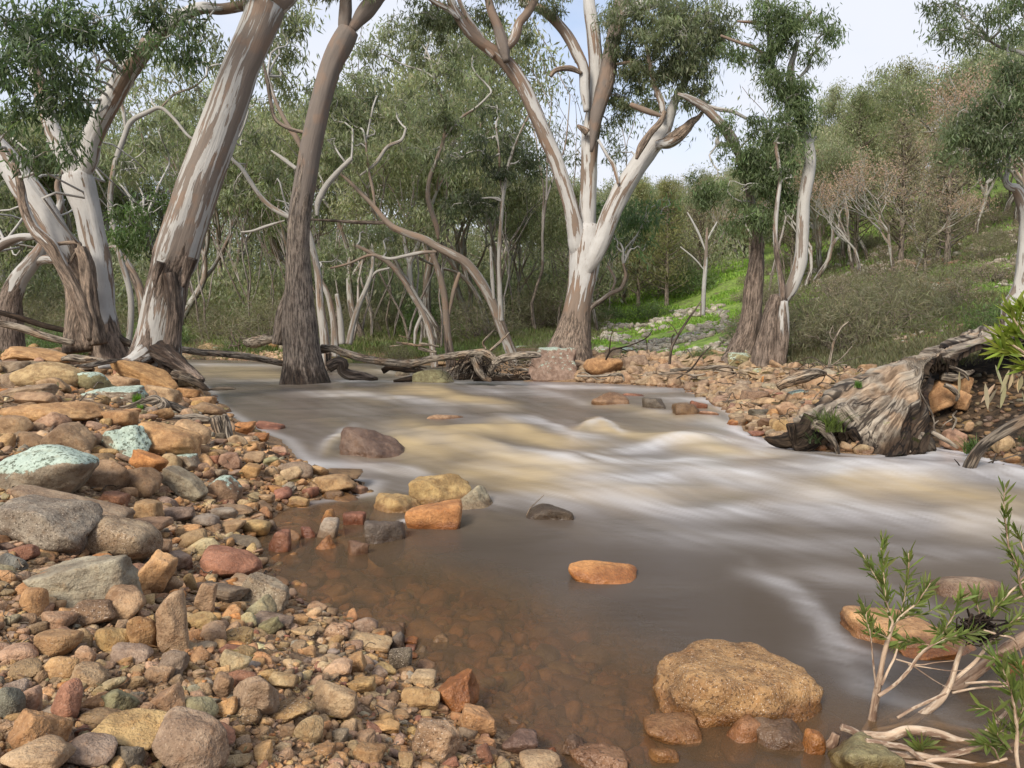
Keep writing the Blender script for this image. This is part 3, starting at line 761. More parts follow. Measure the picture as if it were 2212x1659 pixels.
def add_rocks():
    for i, ln in enumerate(ROCKS.strip().splitlines()):
        zz, spec, label = ln.split('|'); f = spec.split(); zz = int(zz); ox, oy, s = Z[zz]
        if 'pitted golden' in label: f[5] = 'gold'
        cx, cy, w, h = (float(v) * s for v in f[:4]); cx += ox; cy += oy
        rot = R(float(f[4])); cl = PAL[f[5]]; shp = f[6]; fl = f[7] if len(f) > 7 else ''
        sub = 4 if w > 28 else 3
        if w > 90: sub = 5
        S_, W_ = 'S' in fl, 'W' in fl
        # where the visible foot meets the ground or water
        floor = 0.0
        X, Y = hit([cx], [cy + h * (.36 if h > .45 * w else .42)], 0, floor); Y = float(Y[0])
        if not np.isfinite(Y): Y = 12.
        inwater = float(H(float(X[0]), Y)) < -.03 and zz in (0, 6, 9, 8, 4, 7) and h > 22
        if zz == 7 and 1600 < float(f[0]) < 2000: Y -= .12
        if zz == 4 and int(float(f[0])) == 850: Y -= .12
        C = P(cx, cy, Y); k = Y / FPX * math.hypot(1, (cx - 1106) / FPX) ** .5
        hw, hh = w / 2 * k, h / 2 * k
        th = math.atan2(CAMH - C[2], Y)
        asp = {'r': .80, 'b': .85, 's': .80, 'p': .8}[shp]
        sy = min(hw * asp, hh * 1.25 / max(.12, math.sin(th)))
        if abs(f_rot := float(f[4])) > 12: sy = min(sy, max(hh, hw * .5))
        sz = math.sqrt(max((hh ** 2 - (sy * math.sin(th)) ** 2), (.55 * hh) ** 2)) / math.cos(th)
        ca, sa = abs(math.cos(rot)), abs(math.sin(rot))
        hx = max(hw - sz * sa * .5, hw * .8) if sa > .15 else hw
        if S_: C[2] -= .0
        c = C + np.array([0, sy * .35, 0])
        if inwater and not S_:
            Xb, Yb = hit([cx], [cy + h * .5], 0, 0.); Yc = float(Yb[0]) + sy * .85; k2 = Yc / Y; hx *= k2; sy *= k2; topz = float(P(cx, cy - h * .48, Yc)[2]); c = np.array([float(P(cx, cy, Yc)[0]), Yc, topz * .25]); sz = topz - c[2]
        if S_: sz = max(sz, hh * .8); c[2] = min(c[2], .022 - sz * .72 + .012)
        # flush foot: sink the stone a little so it never hovers
        gz = float(H(c[0], c[1]))
        foot = c[2] - sz * .92
        if foot > gz + .01 and not (inwater and not S_ and False) and not (zz == 4 and int(float(f[0])) == 850):
            drop = min(foot - gz, hh * 1.2 if zz in (0,) or W_ or S_ else hh * .8)
            sz += drop / 2; c[2] -= drop / 2
        lich = .95 if 'L*' in fl else .72 if 'L!' in fl else .62 if 'L' in fl else .45 if 'l' in fl else 0
        o = put_stone(c, (hx, sy, sz), shp, cl, 100 + i * 7, rot, None, lich, .75 if W_ else 0., 1. if 'K' in fl else .3, sub, 'boulder' if w > 88 else 'river_stone')
        big = w * k / s if False else 2 * hw
        tag(o, label, 'boulder' if o.name.startswith('boulder') else 'stone')
        PLACED.append((c[0], c[1], max(hx, sy), C[2]))
add_rocks()

# the many stones in between: the larger ones one by one, then the loose pebbles as a mass
def shore_color(g, n, far=False):
    keys = ['och', 'tan', 'pnk', 'yel', 'brn', 'mau', 'gry', 'red', 'pur', 'org', 'crm', 'grn', 'drk']
    p = np.array([.22, .25, .12, .11, .12, .05, .05, .02, .015, .025, .03, .01, .01]); p = p / p.sum()
    k = g.choice(len(keys), n, p=p)
    c = np.array([PAL[q] for q in keys])[k] * g.uniform(.8, 1.2, (n, 1)) * g.uniform(.94, 1.06, (n, 3))
    return c, [keys[q] for q in k]
WORD = dict(och='ochre', tan='tan', pnk='pinkish', yel='yellow brown', brn='brown', mau='mauve', gry='grey', red='dull red', pur='purplish', org='orange', crm='cream', grn='olive grey', drk='dark')
def scatter_pixels(n, poly, seed):
    """random frame points inside a polygon, met with the ground"""
    g = np.random.default_rng(seed); poly = np.array(poly, float)
    x = g.uniform(poly[:, 0].min(), poly[:, 0].max(), n * 3); y = g.uniform(poly[:, 1].min(), poly[:, 1].max(), n * 3)
    ins = np.zeros(x.size, bool)
    for (ax, ay), (bx, by) in zip(poly, np.roll(poly, -1, 0)):
        ins ^= ((ay > y) != (by > y)) & (x < (bx - ax) * (y - ay) / ((by - ay) or 1e-9) + ax)
    x, y = x[ins][:n], y[ins][:n]
    X, Y = hit(x, y)
    m = np.isfinite(Y)
    return x[m], y[m], X[m], Y[m]
BANK = [(-60, 745), (330, 790), (450, 840), (560, 935), (650, 1000), (800, 1040), (760, 1080), (640, 1090), (560, 1130), (545, 1190), (640, 1290), (900, 1380), (960, 1480), (1130, 1690), (-60, 1700)]
LEFTN = 48
def extra_stones():
    g = np.random.default_rng(77)
    x, y, X, Y = scatter_pixels(2600, BANK, 5)
    pl = [(a, b, r * .78) for a, b, r, _ in PLACED]
    cnt = 0
    order = []
    for i in range(len(x)):
        if cnt >= LEFTN: break
        k = Y[i] / FPX; r = (g.uniform(16, 27) if y[i] > 1100 else g.uniform(14, 26)) * k
        A = np.array(pl)
        if (np.hypot(A[:, 0] - X[i], (A[:, 1] - Y[i])) < (A[:, 2] + r) * .92).any() or wdist([X[i]], [Y[i]])[0] < .03: continue
        pl.append((X[i], Y[i], r)); order.append((X[i], Y[i], r)); cnt += 1
    cols, keys = shore_color(g, len(order))
    for i, (a, b, r) in enumerate(order):
        hf = r * np.array([1., g.uniform(.7, .95), g.uniform(.5, .8)])
        z = float(H(a, b)) + hf[2] * .55
        o = put_stone((a, b, z), hf, g.choice(['r', 'b', 'b', 's']), cols[i], 3000 + i, g.uniform(-.35, .35), g.uniform(0, 3.1), 0, 0, .3, 4)
        tag(o, 'medium %s stone wedged between the named boulders of the left bank' % WORD[keys[i]] if False else 'medium sized loose %s stone in the cobbles of the left bank' % WORD[keys[i]], 'stone', 'loose %s stones of the left bank' % WORD[keys[i]])
        PLACED.append((a, b, r, 0))
extra_stones()

def pebble_mass(name, label, X, Y, r, cols, seed, sub=2, sink=.3, cat='pebbles', lichen=0., zoff=0., zof=None, wet=0.):
    g = np.random.default_rng(seed); n = len(X); shapes = [rock_shape(g.choice(['r', 'b', 'b', 'b', 's', 's']), sub, 900 + k) for k in range(24)]
    pick = g.integers(0, 24, n); Vs, Fs, Cs, Ls = [], [], [], []; off = 0
    Zg = H(X, Y) if zof is None else zof
    for i in range(n):
        V, F = shapes[pick[i]]
        V = V * (r[i] * np.array([1., g.uniform(.5, .95), g.uniform(.3, .75)]))
        V = V @ rot_y(g.uniform(-.6, .6)).T @ rot_z(g.uniform(0, 6.28)).T + (X[i], Y[i], Zg[i] + r[i] * sink + zoff)
        Vs.append(V); Fs.append(F + off); off += len(V); Cs.append(np.tile(cols[i], (len(V), 1)))
        Ls.append(np.tile([lichen * (g.random() < .5), wet, .3], (len(V), 1)))
    o = link(name, mesh_np(name, np.vstack(Vs), np.vstack(Fs), M['stone'], True, {'col': np.vstack(Cs), 'fx': np.vstack(Ls)}))
    return tag(o, label, cat, kind='stuff')
def pebbles():
    g = np.random.default_rng(8)
    # layer 1: cobbles, layer 2: pebbles, layer 3: grit, sized with the ground they lie on
    Xs, Ys, rs, zs = [], [], [], []
    PA = np.array([(a, b, r) for a, b, r, _ in PLACED])
    for n, (r0, r1), near in ((1500, (10, 21), 1), (3600, (5.5, 11), 1), (5200, (2.6, 6), 1)):
        x, y, X, Y = scatter_pixels(n, BANK, 20 + n)
        rr = np.random.default_rng(n).uniform(r0, r1, len(X)) * Y / FPX
        rr *= np.where(y < 1000, .75 + .25 * (y - 750) / 250, 1) + .1
        inside = np.zeros(len(X), bool)
        for a, b, r in PA:
            inside |= np.hypot(X - a, Y - b) < r * (.75 if r0 > 9 else .6)
        m = ~inside & (wdist(X, Y) > -.04)
        Xs.append(X[m]); Ys.append(Y[m]); rs.append(rr[m])
    X, Y, r = map(np.concatenate, (Xs, Ys, rs))
    big = r * FPX / Y > 7
    c, _ = shore_color(g, len(X))
    pebble_mass('bank_cobbles', 'countless fist sized cobbles filling the left bank', X[big], Y[big], r[big], c[big], 1, 3, .25)
    pebble_mass('bank_gravel', 'fine tan and orange gravel between the cobbles of the left bank', X[~big], Y[~big], r[~big], c[~big], 2, 2, .25, 'gravel')
    # bed of the clear pool
    x, y, X, Y = scatter_pixels(2600, [(545, 1060), (800, 1050), (1000, 1150), (1250, 1330), (1500, 1420), (1800, 1560), (1820, 1690), (1100, 1690), (940, 1480), (900, 1380), (640, 1290), (530, 1190)], 60)
    g2 = np.random.default_rng(9); r = g2.choice([1, 1, 1, 2.2], len(X)) * g2.uniform(7, 20, len(X)) * Y / FPX
    m = wdist(X, Y) < .03; X, Y, r = X[m], Y[m], r[m]; zb = H(X, Y); top = zb + r * .75
    ok = top < .004; c, _ = shore_color(g2, len(X)); c = c * np.array([1.0, .88, .68])
    pebble_mass('submerged_cobbles', 'orange brown cobbles seen blurred under the clear shallow pool', X[ok], Y[ok], r[ok], c[ok], 3, 3, .2)
    # far right shore
    x, y, X, Y = scatter_pixels(2600, [(1230, 770), (1560, 768), (1760, 800), (1900, 800), (1960, 900), (1960, 985), (1700, 966), (1600, 920), (1540, 868), (1380, 830), (1240, 826)], 61)
    s = wdist(X, Y); m = (s > -.12); g3 = np.random.default_rng(10); X, Y = X[m], Y[m]
    r = g3.uniform(4, 12, len(X)) * Y / FPX * g3.choice([1, 1, 1.7], len(X)); c, _ = shore_color(g3, len(X))
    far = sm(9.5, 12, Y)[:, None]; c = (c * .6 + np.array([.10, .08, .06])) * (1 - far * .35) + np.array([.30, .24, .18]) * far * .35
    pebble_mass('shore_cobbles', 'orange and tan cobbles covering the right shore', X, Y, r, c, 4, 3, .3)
    # far left shore behind the logs
    x, y, X, Y = scatter_pixels(1500, [(370, 764), (620, 766), (620, 786), (380, 789)], 62)
    x2, y2, X2, Y2 = scatter_pixels(1500, [(740, 764), (1240, 764), (1240, 790), (960, 800), (900, 785), (740, 782)], 63)
    X, Y = np.concatenate([X, X2]), np.concatenate([Y, Y2]); s = wdist(X, Y); m = (s > -.2) & (Y < 40); X, Y = X[m][:900], Y[m][:900]
    r = g3.uniform(3, 9, len(X)) * Y / FPX; c, _ = shore_color(g3, len(X))
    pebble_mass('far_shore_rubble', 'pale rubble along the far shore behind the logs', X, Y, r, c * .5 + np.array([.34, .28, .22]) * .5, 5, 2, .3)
    # scree on the green hillside
    Xs, Ys, rs = [], [], []
    for n, poly, (a, b) in ((1100, [(1270, 700), (1560, 660), (1600, 720), (1580, 768), (1290, 768)], (3, 11)), (1300, [(1650, 560), (2230, 480), (2230, 700), (1960, 745), (1700, 760)], (3, 10)), (500, [(1850, 580), (2050, 560), (2080, 640), (1850, 650)], (4, 11))):
        x, y, X, Y = scatter_pixels(n, poly, 70 + n); keep = fbm(N3(X * .5, Y * .5), 3, 9) > -.12
        X, Y = X[keep], Y[keep]; Xs.append(X); Ys.append(Y); rs.append(g3.uniform(a, b, len(X)) * Y / FPX)
    X, Y, r = map(np.concatenate, (Xs, Ys, rs))
    red = np.exp(-(((X / Y * FPX + 1106) - 2020) / 90) ** 2)[:, None] * (g3.random((len(X), 1)) < .7) * (Y < 40)[:, None]
    c = np.array([.30, .29, .26]) * g3.uniform(.6, 1.3, (len(X), 1)); c = c * (1 - red) + np.array([.26, .15, .10]) * red
    pebble_mass('hillside_scree', 'pale broken rocks strewn over the grassy hillside', X, Y, r, c, 6, 2, .25, 'scree', .3)
    # stones in the dark soil under the trunk
    x, y, X, Y = scatter_pixels(240, [(1960, 830), (2230, 800), (2230, 1010), (2050, 985)], 64)
    r = g3.uniform(3, 10, len(X)) * Y / FPX; c, _ = shore_color(g3, len(X))
    pebble_mass('bank_rubble', 'small stones and clods in the dark soil of the cut bank', X, Y, r, c * .4, 7, 2, .2)
pebbles()
# ------------------------------------------------------------------ wood tubes
def catmull(p, n):
    p = np.asarray(p, float)
    if len(p) < 3:
        t = np.linspace(0, 1, n)[:, None]; return p[0] * (1 - t) + p[-1] * t
    q = np.vstack([2 * p[0] - p[1], p, 2 * p[-1] - p[-2]])
    seg = len(p) - 1; t = np.linspace(0, seg - 1e-6, n); i = t.astype(int); u = (t - i)[:, None]
    a, b, c, d = q[i], q[i + 1], q[i + 2], q[i + 3]
    return .5 * (2 * b + (c - a) * u + (2 * a - 5 * b + 4 * c - d) * u ** 2 + (3 * b - a - 3 * c + d) * u ** 3)
def tube(pts, rad, seg=10, disp=.06, seed=0, rough=(0, 0), patch=(.5, .5), dark=(0, 0), flute=0., gnarl=0., nmax=90, cap=True, step=.55):
    """rough / patch / dark: values along the length, at the start ... at the end"""
    pts = np.asarray(pts, float); rad = np.asarray(rad, float)
    L = np.linalg.norm(np.diff(pts, axis=0), axis=1).sum()
    n = int(np.clip(L / max(rad.mean() * step, 1e-4), max(4, len(pts) * 2), nmax))
    C = catmull(np.hstack([pts, rad[:, None]]), n); c, r = C[:, :3], np.maximum(C[:, 3], rad.min() * .6)
    tan = np.gradient(c, axis=0); tan /= np.linalg.norm(tan, axis=1)[:, None] + 1e-9
    up = np.array([0, 1., 0]) if abs(tan[0][1]) < .8 else np.array([1., 0, 0])
    us = []; u = up - tan[0] * (up @ tan[0]); u /= np.linalg.norm(u)
    for k in range(n):
        u = u - tan[k] * (u @ tan[k]); u /= np.linalg.norm(u) + 1e-9; us.append(u.copy())
    us = np.array(us); vs = np.cross(tan, us)
    th = np.linspace(0, 2 * math.pi, seg, endpoint=False); ct, s_ = np.cos(th), np.sin(th)
    ln = np.concatenate([[0], np.cumsum(np.linalg.norm(np.diff(c, axis=0), axis=1))])
    rr = np.repeat(r[:, None], seg, 1); u01 = ln / (ln[-1] + 1e-9)
    tcx = rr * ct; tcy = rr * s_; tcz = np.repeat(ln[:, None], seg, 1)
    off = seed * 3.17 % 40
    q = np.stack([tcx.ravel() * 3 / max(r.mean(), .02) * .5 + off, tcy.ravel() * 3 / max(r.mean(), .02) * .5, tcz.ravel() * .5 / max(r.mean(), .02)], 1)
    d = fbm(q, 3, seed % 50).reshape(n, seg) * disp
    if gnarl: d += fbm(q * np.array([1.6, 1.6, .35]), 3, seed % 50 + 3).reshape(n, seg) * gnarl
    if flute:
        f = (np.abs(np.sin(th * 2.5 + seed)) ** .7 * .6 + .4 * np.sin(th * 4 + seed * 2))[None, :]
        d += f * flute * np.exp(-u01 * 7)[:, None]
    rr = rr * (1 + d)
    V = c[:, None, :] + us[:, None, :] * (rr * ct)[..., None] + vs[:, None, :] * (rr * s_)[..., None]
    V = V.reshape(-1, 3)
    i = np.arange((n - 1) * seg); a = i // seg; b = i % seg; b2 = (b + 1) % seg
    F = np.stack([a * seg + b, a * seg + b2, (a + 1) * seg + b2, (a + 1) * seg + b], 1)
    tc = np.stack([tcx.ravel() + off, tcy.ravel(), tcz.ravel() * .14], 1)
    def prof(p): p = np.atleast_1d(np.array(p, float)); return np.repeat(np.interp(u01, np.linspace(0, 1, len(p)), p)[:, None], seg, 1).ravel()
    bk = np.stack([prof(rough), prof(patch), prof(dark)], 1)
    if cap:
        m = len(V); V = np.vstack([V, c[-1] + tan[-1] * r[-1] * .4, c[0]]); tc = np.vstack([tc, tc[-1], tc[0]]); bk = np.vstack([bk, bk[-1], bk[0]])
        k = np.arange(seg); k2 = (k + 1) % seg; b0 = (n - 1) * seg
        F = np.vstack([F, np.stack([b0 + k, b0 + k2, np.full(seg, m), np.full(seg, m)], 1)[:0]])
        T = np.vstack([np.stack([b0 + k, b0 + k2, np.full(seg, m)], 1), np.stack([k2, k, np.full(seg, m + 1)], 1)])
        F = np.vstack([F, np.hstack([T, T[:, 2:3]])])      # degenerate quads are cleaned to triangles below
    return V, F, {'tc': tc, 'bk': bk}
def build(name, parts, mat, parent=None, loc=(0, 0, 0)):
    V, F, A = join(parts); V = V - np.asarray(loc)
    tri = F[:, 2] == F[:, 3]
    return link(name, mesh_np(name, V, F[~tri], mat, True, A, F[tri][:, :3]), parent)
def trace(z, pts, Y):
    """[(x, y, half width[, depth])] in zoom pixels -> 3D points and radii"""
    s = Z[z][2]; Ys = [p[3] if len(p) > 3 else None for p in pts]
    if isinstance(Y, (tuple, list)): base = np.linspace(Y[0], Y[1], len(pts))
    else: base = np.full(len(pts), float(Y))
    Ys = [b if a is None else a for a, b in zip(Ys, base)]
    c = np.array([P(p[0], p[1], y, z) for p, y in zip(pts, Ys)]); r = np.array([p[2] * s * y / FPX for p, y in zip(pts, Ys)])
    return c, r
def leaves(c, rad, n, L, W, g, base, var=.25, droop=.9, flat=.75, ctone=None):
    """n narrow leaves round each centre c (k,3); returns V, F, attrs"""
    k = len(c); N = k * n
    p = np.repeat(c, n, 0) + g.normal(size=(N, 3)) * np.repeat(np.atleast_1d(rad) * np.ones(k), n)[:, None] * np.array([.55, .55, .55 * flat])
    d = g.normal(size=(N, 3)) * .55; d[:, 2] -= droop; d /= np.linalg.norm(d, axis=1)[:, None]
    w = np.cross(d, g.normal(size=(N, 3))); w /= np.linalg.norm(w, axis=1)[:, None] + 1e-9
    l = (L * g.uniform(.65, 1.3, N))[:, None]; ww = (W * g.uniform(.7, 1.25, N))[:, None]
    V = np.stack([p, p + d * l * .42 + w * ww * .5, p + d * l, p + d * l * .42 - w * ww * .5], 1).reshape(-1, 3)
    F = np.arange(N * 4).reshape(N, 4)
    tone = g.uniform(1 - var, 1 + var, k) if ctone is None else ctone
    cc = np.repeat(np.repeat(tone, n)[:, None] * np.array(base) * g.uniform(.8, 1.25, (N, 1)) * g.uniform(.92, 1.08, (N, 3)), 4, 0)
    return V, F, {'col': cc}
def twig(a, b, r, g, wob=.12, seg=5, n=5, **kw):
    L = np.linalg.norm(b - a); t = np.linspace(0, 1, n)[:, None]
    p = a * (1 - t) + b * t + g.normal(size=(n, 3)) * L * wob * np.sin(t * math.pi)
    p[:, 2] += np.sin(t[:, 0] * math.pi) * L * .10
    return tube(p, np.linspace(r, r * .35, n), seg, 0, 0, nmax=10, cap=False, step=2.5, **kw)
GUMC = (.17, .185, .11)
def crown(root, z, blobs, anchors, L, W, dens=1., base=GUMC, seed=0, depth=.7, mat=None, twr=1., name='crown', wmat=None, rough=(.2, .2), n_leaf=46, crad=.17):
    """blobs (cx, cy, rx, ry, Y, share): foliage masses hung from twigs that grow out of the nearest limb"""
    g = np.random.default_rng(seed + 900); s = Z[z][2]; lf, tw = [], []; loc = np.array(root.location)
    for bl in blobs:
        cx, cy, rx, ry, Y = bl[:5]; sh = bl[5] if len(bl) > 5 else 1.
        C = P(cx, cy, Y, z); ax, az = rx * s * Y / FPX, ry * s * Y / FPX; ay = (ax + az) / 2 * depth
        k = max(5, int(sh * dens * 2.9 * ax * az / (crad ** 2)))
        q = g.normal(size=(k, 3)); q /= np.linalg.norm(q, axis=1)[:, None]; q *= g.uniform(.15, 1, (k, 1)) ** .45
        c = C + q * np.array([ax, ay, az])
        keep = fbm(c * 1.7 / max(.5, crad * 4), 2, seed + 3) > -.38; c = c[keep]
        if not len(c): continue
        A = anchors[np.argmin(np.linalg.norm(anchors - C, axis=1))]
        hub = C + g.normal(size=3) * np.array([ax, ay, az]) * .15
        tw.append(twig(A, hub, .022 * twr * max(1, Y / 14), g, rough=rough, patch=(.4, .4)))
        hubs = [hub]
        for _ in range(max(2, int(len(c) / 9))):
            e = c[g.integers(len(c))]; h0 = hubs[g.integers(len(hubs))]
            tw.append(twig(h0, e, .012 * twr * max(1, Y / 14), g, rough=rough, patch=(.4, .4))); hubs.append(e)
        hb = np.array(hubs)
        for e in c[:: 2]:
            h0 = hb[np.argmin(np.linalg.norm(hb - e, axis=1) + (np.linalg.norm(hb - e, axis=1) < .02) * 9)]
            tw.append(twig(h0, e, .006 * twr * max(1, Y / 14), g, n=4, rough=rough, patch=(.4, .4)))
        build('branch', tw, wmat or M['gum'], root, loc); tw = []
        tone = np.clip(1 + .25 * g.normal(size=len(c)), .55, 1.6)
        lf.append(leaves(c, crad * g.uniform(.7, 1.25, len(c)), n_leaf, L, W, g, base, ctone=tone))
    V, F, A_ = join(lf)
    return link(name, mesh_np(name, V - loc, F, mat or M['leaf'], False, A_), root)
def tree(label, cat, z, Y, trunks, mat, group=None, name='gum_tree', foot=.0, seed=0):
    """trunks: list of (part name, points, kwargs); returns the root and every wood point as anchors"""
    c0, _ = trace(z, trunks[0][1][:1], Y if not isinstance(Y, (tuple, list)) else Y[0]); loc = c0[0]
    root = empty(name, loc, label, cat, group); anc = []
    for k, (nm, pts, kw) in enumerate(trunks):
        kw = dict(kw); yy = kw.pop('Y', Y); zz = kw.pop('z', z); m = kw.pop('mat', mat)
        c, r = trace(zz, pts, yy)
        if foot and k == 0: c = np.vstack([c[0] + (c[0] - c[1]) / np.linalg.norm(c[0] - c[1]) * foot, c]); r = np.concatenate([[r[0] * 1.12], r])
        big = r.max() > .12
        if nm == 'limb': r = r.copy(); r[0] *= .5
        if big: kw.setdefault('gnarl', .06)
        build(nm, [tube(c, r, kw.pop('seg', 28 if big else 12), kw.pop('disp', .05), seed + k * 7 + 1, **{**dict(nmax=150 if big else 60), **kw})], m, root, loc)
        anc.append(catmull(c, 12))
    return root, np.vstack(anc)


# ------------------------------------------------------------------ 1 leaning gum, left of centre
r1, a1 = tree('broad leaning gum with white streaked bark and a split brown foot', 'tree', 1, 9.6, [
 ('trunk', [(660,1600,105),(680,1540,98),(690,1470,88),(705,1380,84),(720,1290,84),(735,1215,80),(748,1165,84),(765,1120,92),(790,1040,90),(845,860,90),(895,720,86),(945,580,83),(1000,430,80),(1045,300,75),(1095,190,74),(1135,90,76),(1160,20,80)],
  dict(rough=(1,.5,.35,.62,.1,0,0,0,0,0,0), patch=(.9,.6,.45,.5,.50,.52,.60,.50,.52,.50,.52,.5), dark=(1,.35,.2,.4,.1,0,0,0,0,0), flute=.28)),
 ('limb', [(1120,120,48),(1110,40,46),(1125,-60,42),(1150,-180,36),(1165,-330,28)], dict(patch=(.6,.5,.5))),
 ('limb', [(1180,60,58),(1240,-30,52),(1320,-160,44),(1400,-320,32)], dict(patch=(.62,.5,.5))),
 ('bark_flap', [(735,1190,26),(755,1280,30),(762,1370,32),(750,1470,34),(735,1560,40),(750,1630,46)], dict(Y=9.3, rough=(.9,.9,.9), patch=(.9,.9), dark=(.6,.5,.5,.9), gnarl=.25, seg=14)),
 ('root', [(700,1530,50),(760,1570,38),(820,1612,26),(880,1655,14)], dict(Y=(9.3,8.7), rough=(1,1), dark=(.6,.6,.4), gnarl=.2)),
 ('root', [(640,1540,50),(570,1580,34),(500,1590,18),(430,1598,8)], dict(Y=(9.3,8.9), rough=(.5,.4), dark=(.1,.1), gnarl=.1)),
 ('bark_collar', [(700,1140,20),(685,1185,16),(672,1250,5)], dict(Y=9.25, rough=(1,1), dark=(.6,.4), gnarl=.3, seg=8)),
 ('bark_collar', [(830,1120,26),(815,1175,22),(798,1250,8)], dict(Y=9.3, rough=(1,1), dark=(.6,.4), gnarl=.3, seg=8)),
], M['gum'], foot=.35, seed=3)
crown(r1, 1, [(1020,-160,260,130,9.4),(1300,-200,260,140,9.8),(760,-120,200,100,8.6),(1060,-60,120,60,9.6,.5)], a1, .13, .024, .8, seed=1)

# ------------------------------------------------------------------ 2 the group of stems on the left bank
r2, a2 = tree('two stemmed white gum at the left end of the bank with drooping dark foliage', 'tree', 1, 10.4, [
 ('trunk', [(478,1520,66),(462,1440,52),(445,1350,48),(438,1250,50),(430,1150,48),(405,1040,50),(385,940,50),(365,870,54),(345,800,62),(335,760,55)], dict(rough=(1,.8,.35,.1,0,0,0,0), patch=(.5,.5,.35,.3,.42,.3,.3), dark=(.5,.2,0,0,0), flute=.3)),
 ('trunk', [(360,1530,78),(345,1440,60),(355,1340,62),(345,1240,60),(300,1150,56),(255,1040,56),(190,930,58),(130,840,58),(70,750,52),(10,670,50),(-60,590,46)], dict(rough=(1,1,.9,.75,.3,.1,0,0,0), patch=(.6,.6,.55,.4,.35,.3,.4), dark=(.5,.2,0,0,0,0), flute=.25)),
 ('limb', [(330,790,48),(290,690,40),(240,590,36),(205,480,32),(170,370,28),(140,250,24),(110,120,20)], dict(patch=(.4,.5,.5))),
 ('limb', [(350,790,44),(385,700,38),(400,610,40),(440,520,42),(490,430,40),(545,330,40),(610,240,36),(690,150,32),(790,70,26),(880,35,24),(960,40,22),(1075,22,20)], dict(patch=(.35,.45,.55,.55,.5,.6), Y=(10.4,9.9))),
 ('limb', [(395,1480,30),(372,1380,28),(325,1260,28),(265,1150,26),(220,1070,28),(150,1000,24),(105,900,20),(88,800,16),(68,730,12),(40,650,9)], dict(Y=9.9, rough=(.8,.5,.5,.6), patch=(.55,.6,.7))),
 ('stub', [(425,1500,40),(400,1380,36),(385,1260,34),(375,1150,30),(350,1080,24)], dict(Y=10.0, rough=(1,1,1), patch=(.9,.9), dark=(.3,.4,.3), gnarl=.3)),
 ('limb', [(300,1150,12),(345,1060,9),(220,1065,8)], dict(Y=10, rough=(.5,.5)))
], M['gum_white'], foot=.3, seed=9)
lb = [(60,90,150,130,8.8),(230,110,160,120,9.0),(420,90,150,110,9.2),(600,110,120,80,9.6),(770,150,130,90,9.3,.8),(120,260,190,110,8.6,1.1),(320,300,140,80,9.0),(200,420,200,80,8.7),(60,540,110,110,8.8,.9),
      (330,450,90,80,9.1),(420,620,110,60,9.2,.9),(160,660,90,60,8.9,.7),(290,640,60,60,8.8,.6),(500,210,110,70,9.6),(860,90,70,60,9.5,.6),(660,40,150,60,9.5),(40,330,90,90,8.5),(820,250,50,50,9.6,.5),(540,830,0.1,0.1,9)][:-1]
crown(r2, 1, lb, a2, .125, .024, 1.25, base=(.085,.12,.058), seed=2, depth=.5)
crown(r2, 1, [(560,980,120,110,12.5,.9),(640,900,90,70,12.8,.7),(480,900,70,60,12.4,.6)], a2, .13, .028, .9, base=(.10,.15,.055), seed=4, name='low_foliage')

r3, a3 = tree('short crooked gum with a rough brown foot at the left edge', 'tree', 1, 12.5, [
 ('trunk', [(30,1560,70),(35,1460,58),(40,1360,50),(50,1290,42),(80,1220,36),(125,1160,32),(170,1100,26),(200,1040,20),(240,960,18),(265,880,14),(250,800,11),(300,700,8)], dict(rough=(1,1,1,.4,.2,.1,0,0), patch=(.6,.5,.5,.5), flute=.2)),
 ('limb', [(120,1165,22),(190,1130,20),(240,1135,16)], dict(rough=(.4,.4))),
 ('limb', [(-30,1100,20),(20,1060,20),(80,1035,18),(150,1030,14)], dict(rough=(.3,.2))),
], M['gum'], foot=.3, seed=14)
crown(r3, 1, [(40,960,90,80,13.5),(130,900,100,60,14),(-30,820,80,80,13.5),(300,620,90,60,14),(600,760,90,90,15,.7),(60,1130,70,60,14)], a3, .15, .034, .9, seed=5)

# ------------------------------------------------------------------ 3 dark trunk standing in the stream
r4, a4 = tree('straight brown gum standing in the water in midstream', 'tree', 1, 13.2, [
 ('trunk', [(1330,1670,100),(1325,1620,88),(1320,1560,78),(1312,1480,74),(1306,1400,72),(1302,1300,62),(1300,1200,54),(1298,1090,48),(1302,980,46),(1316,860,46),(1338,740,46),(1358,620,44),(1385,500,43),(1412,390,42),(1445,280,43),(1490,190,46),(1520,130,42)],
  dict(rough=(1,1,.95,.9,.75,.5,.3,.25,.2,.2,.2), patch=(.5,.5,.45,.55,.72,.8,.85,.9,.85,.9,.95), dark=(.75,.45,.2,0,0,0,0,0,0), flute=.18)),
 ('limb', [(1495,200,34),(1500,110,27),(1505,20,26),(1500,-90,24),(1470,-240,18)], dict(patch=(.9,.9), rough=(.2,.2))),
 ('limb', [(1530,130,36),(1590,50,34),(1650,-20,30),(1730,-110,26),(1830,-260,18)], dict(patch=(.9,.9), rough=(.2,.2))),
 ('buttress', [(1210,1500,26),(1222,1420,30),(1240,1340,26),(1262,1250,16)], dict(Y=13.5, rough=(1,1,1), patch=(.6,.5), dark=(.2,0,0), gnarl=.2, seg=16)),
 ('root', [(760,72,90),(805,64,70),(838,70,62),(856,92,56),(880,108,48),(925,110,44),(960,120,24)], dict(z=11, Y=12.8, mat=M['gum_dark'])) if False else
 ('root', [(1640,540,60),(1720,500,62),(1790,500,66),(1800,580,60),(1880,625,58),(2000,635,50),(2100,655,36),(2180,670,14)], dict(z=11, Y=12.9, rough=(1,1,.8,.8), patch=(.7,.7), dark=(.6,.6,.5,.6), gnarl=.12)),
], M['gum_dark'], foot=.35, seed=21)
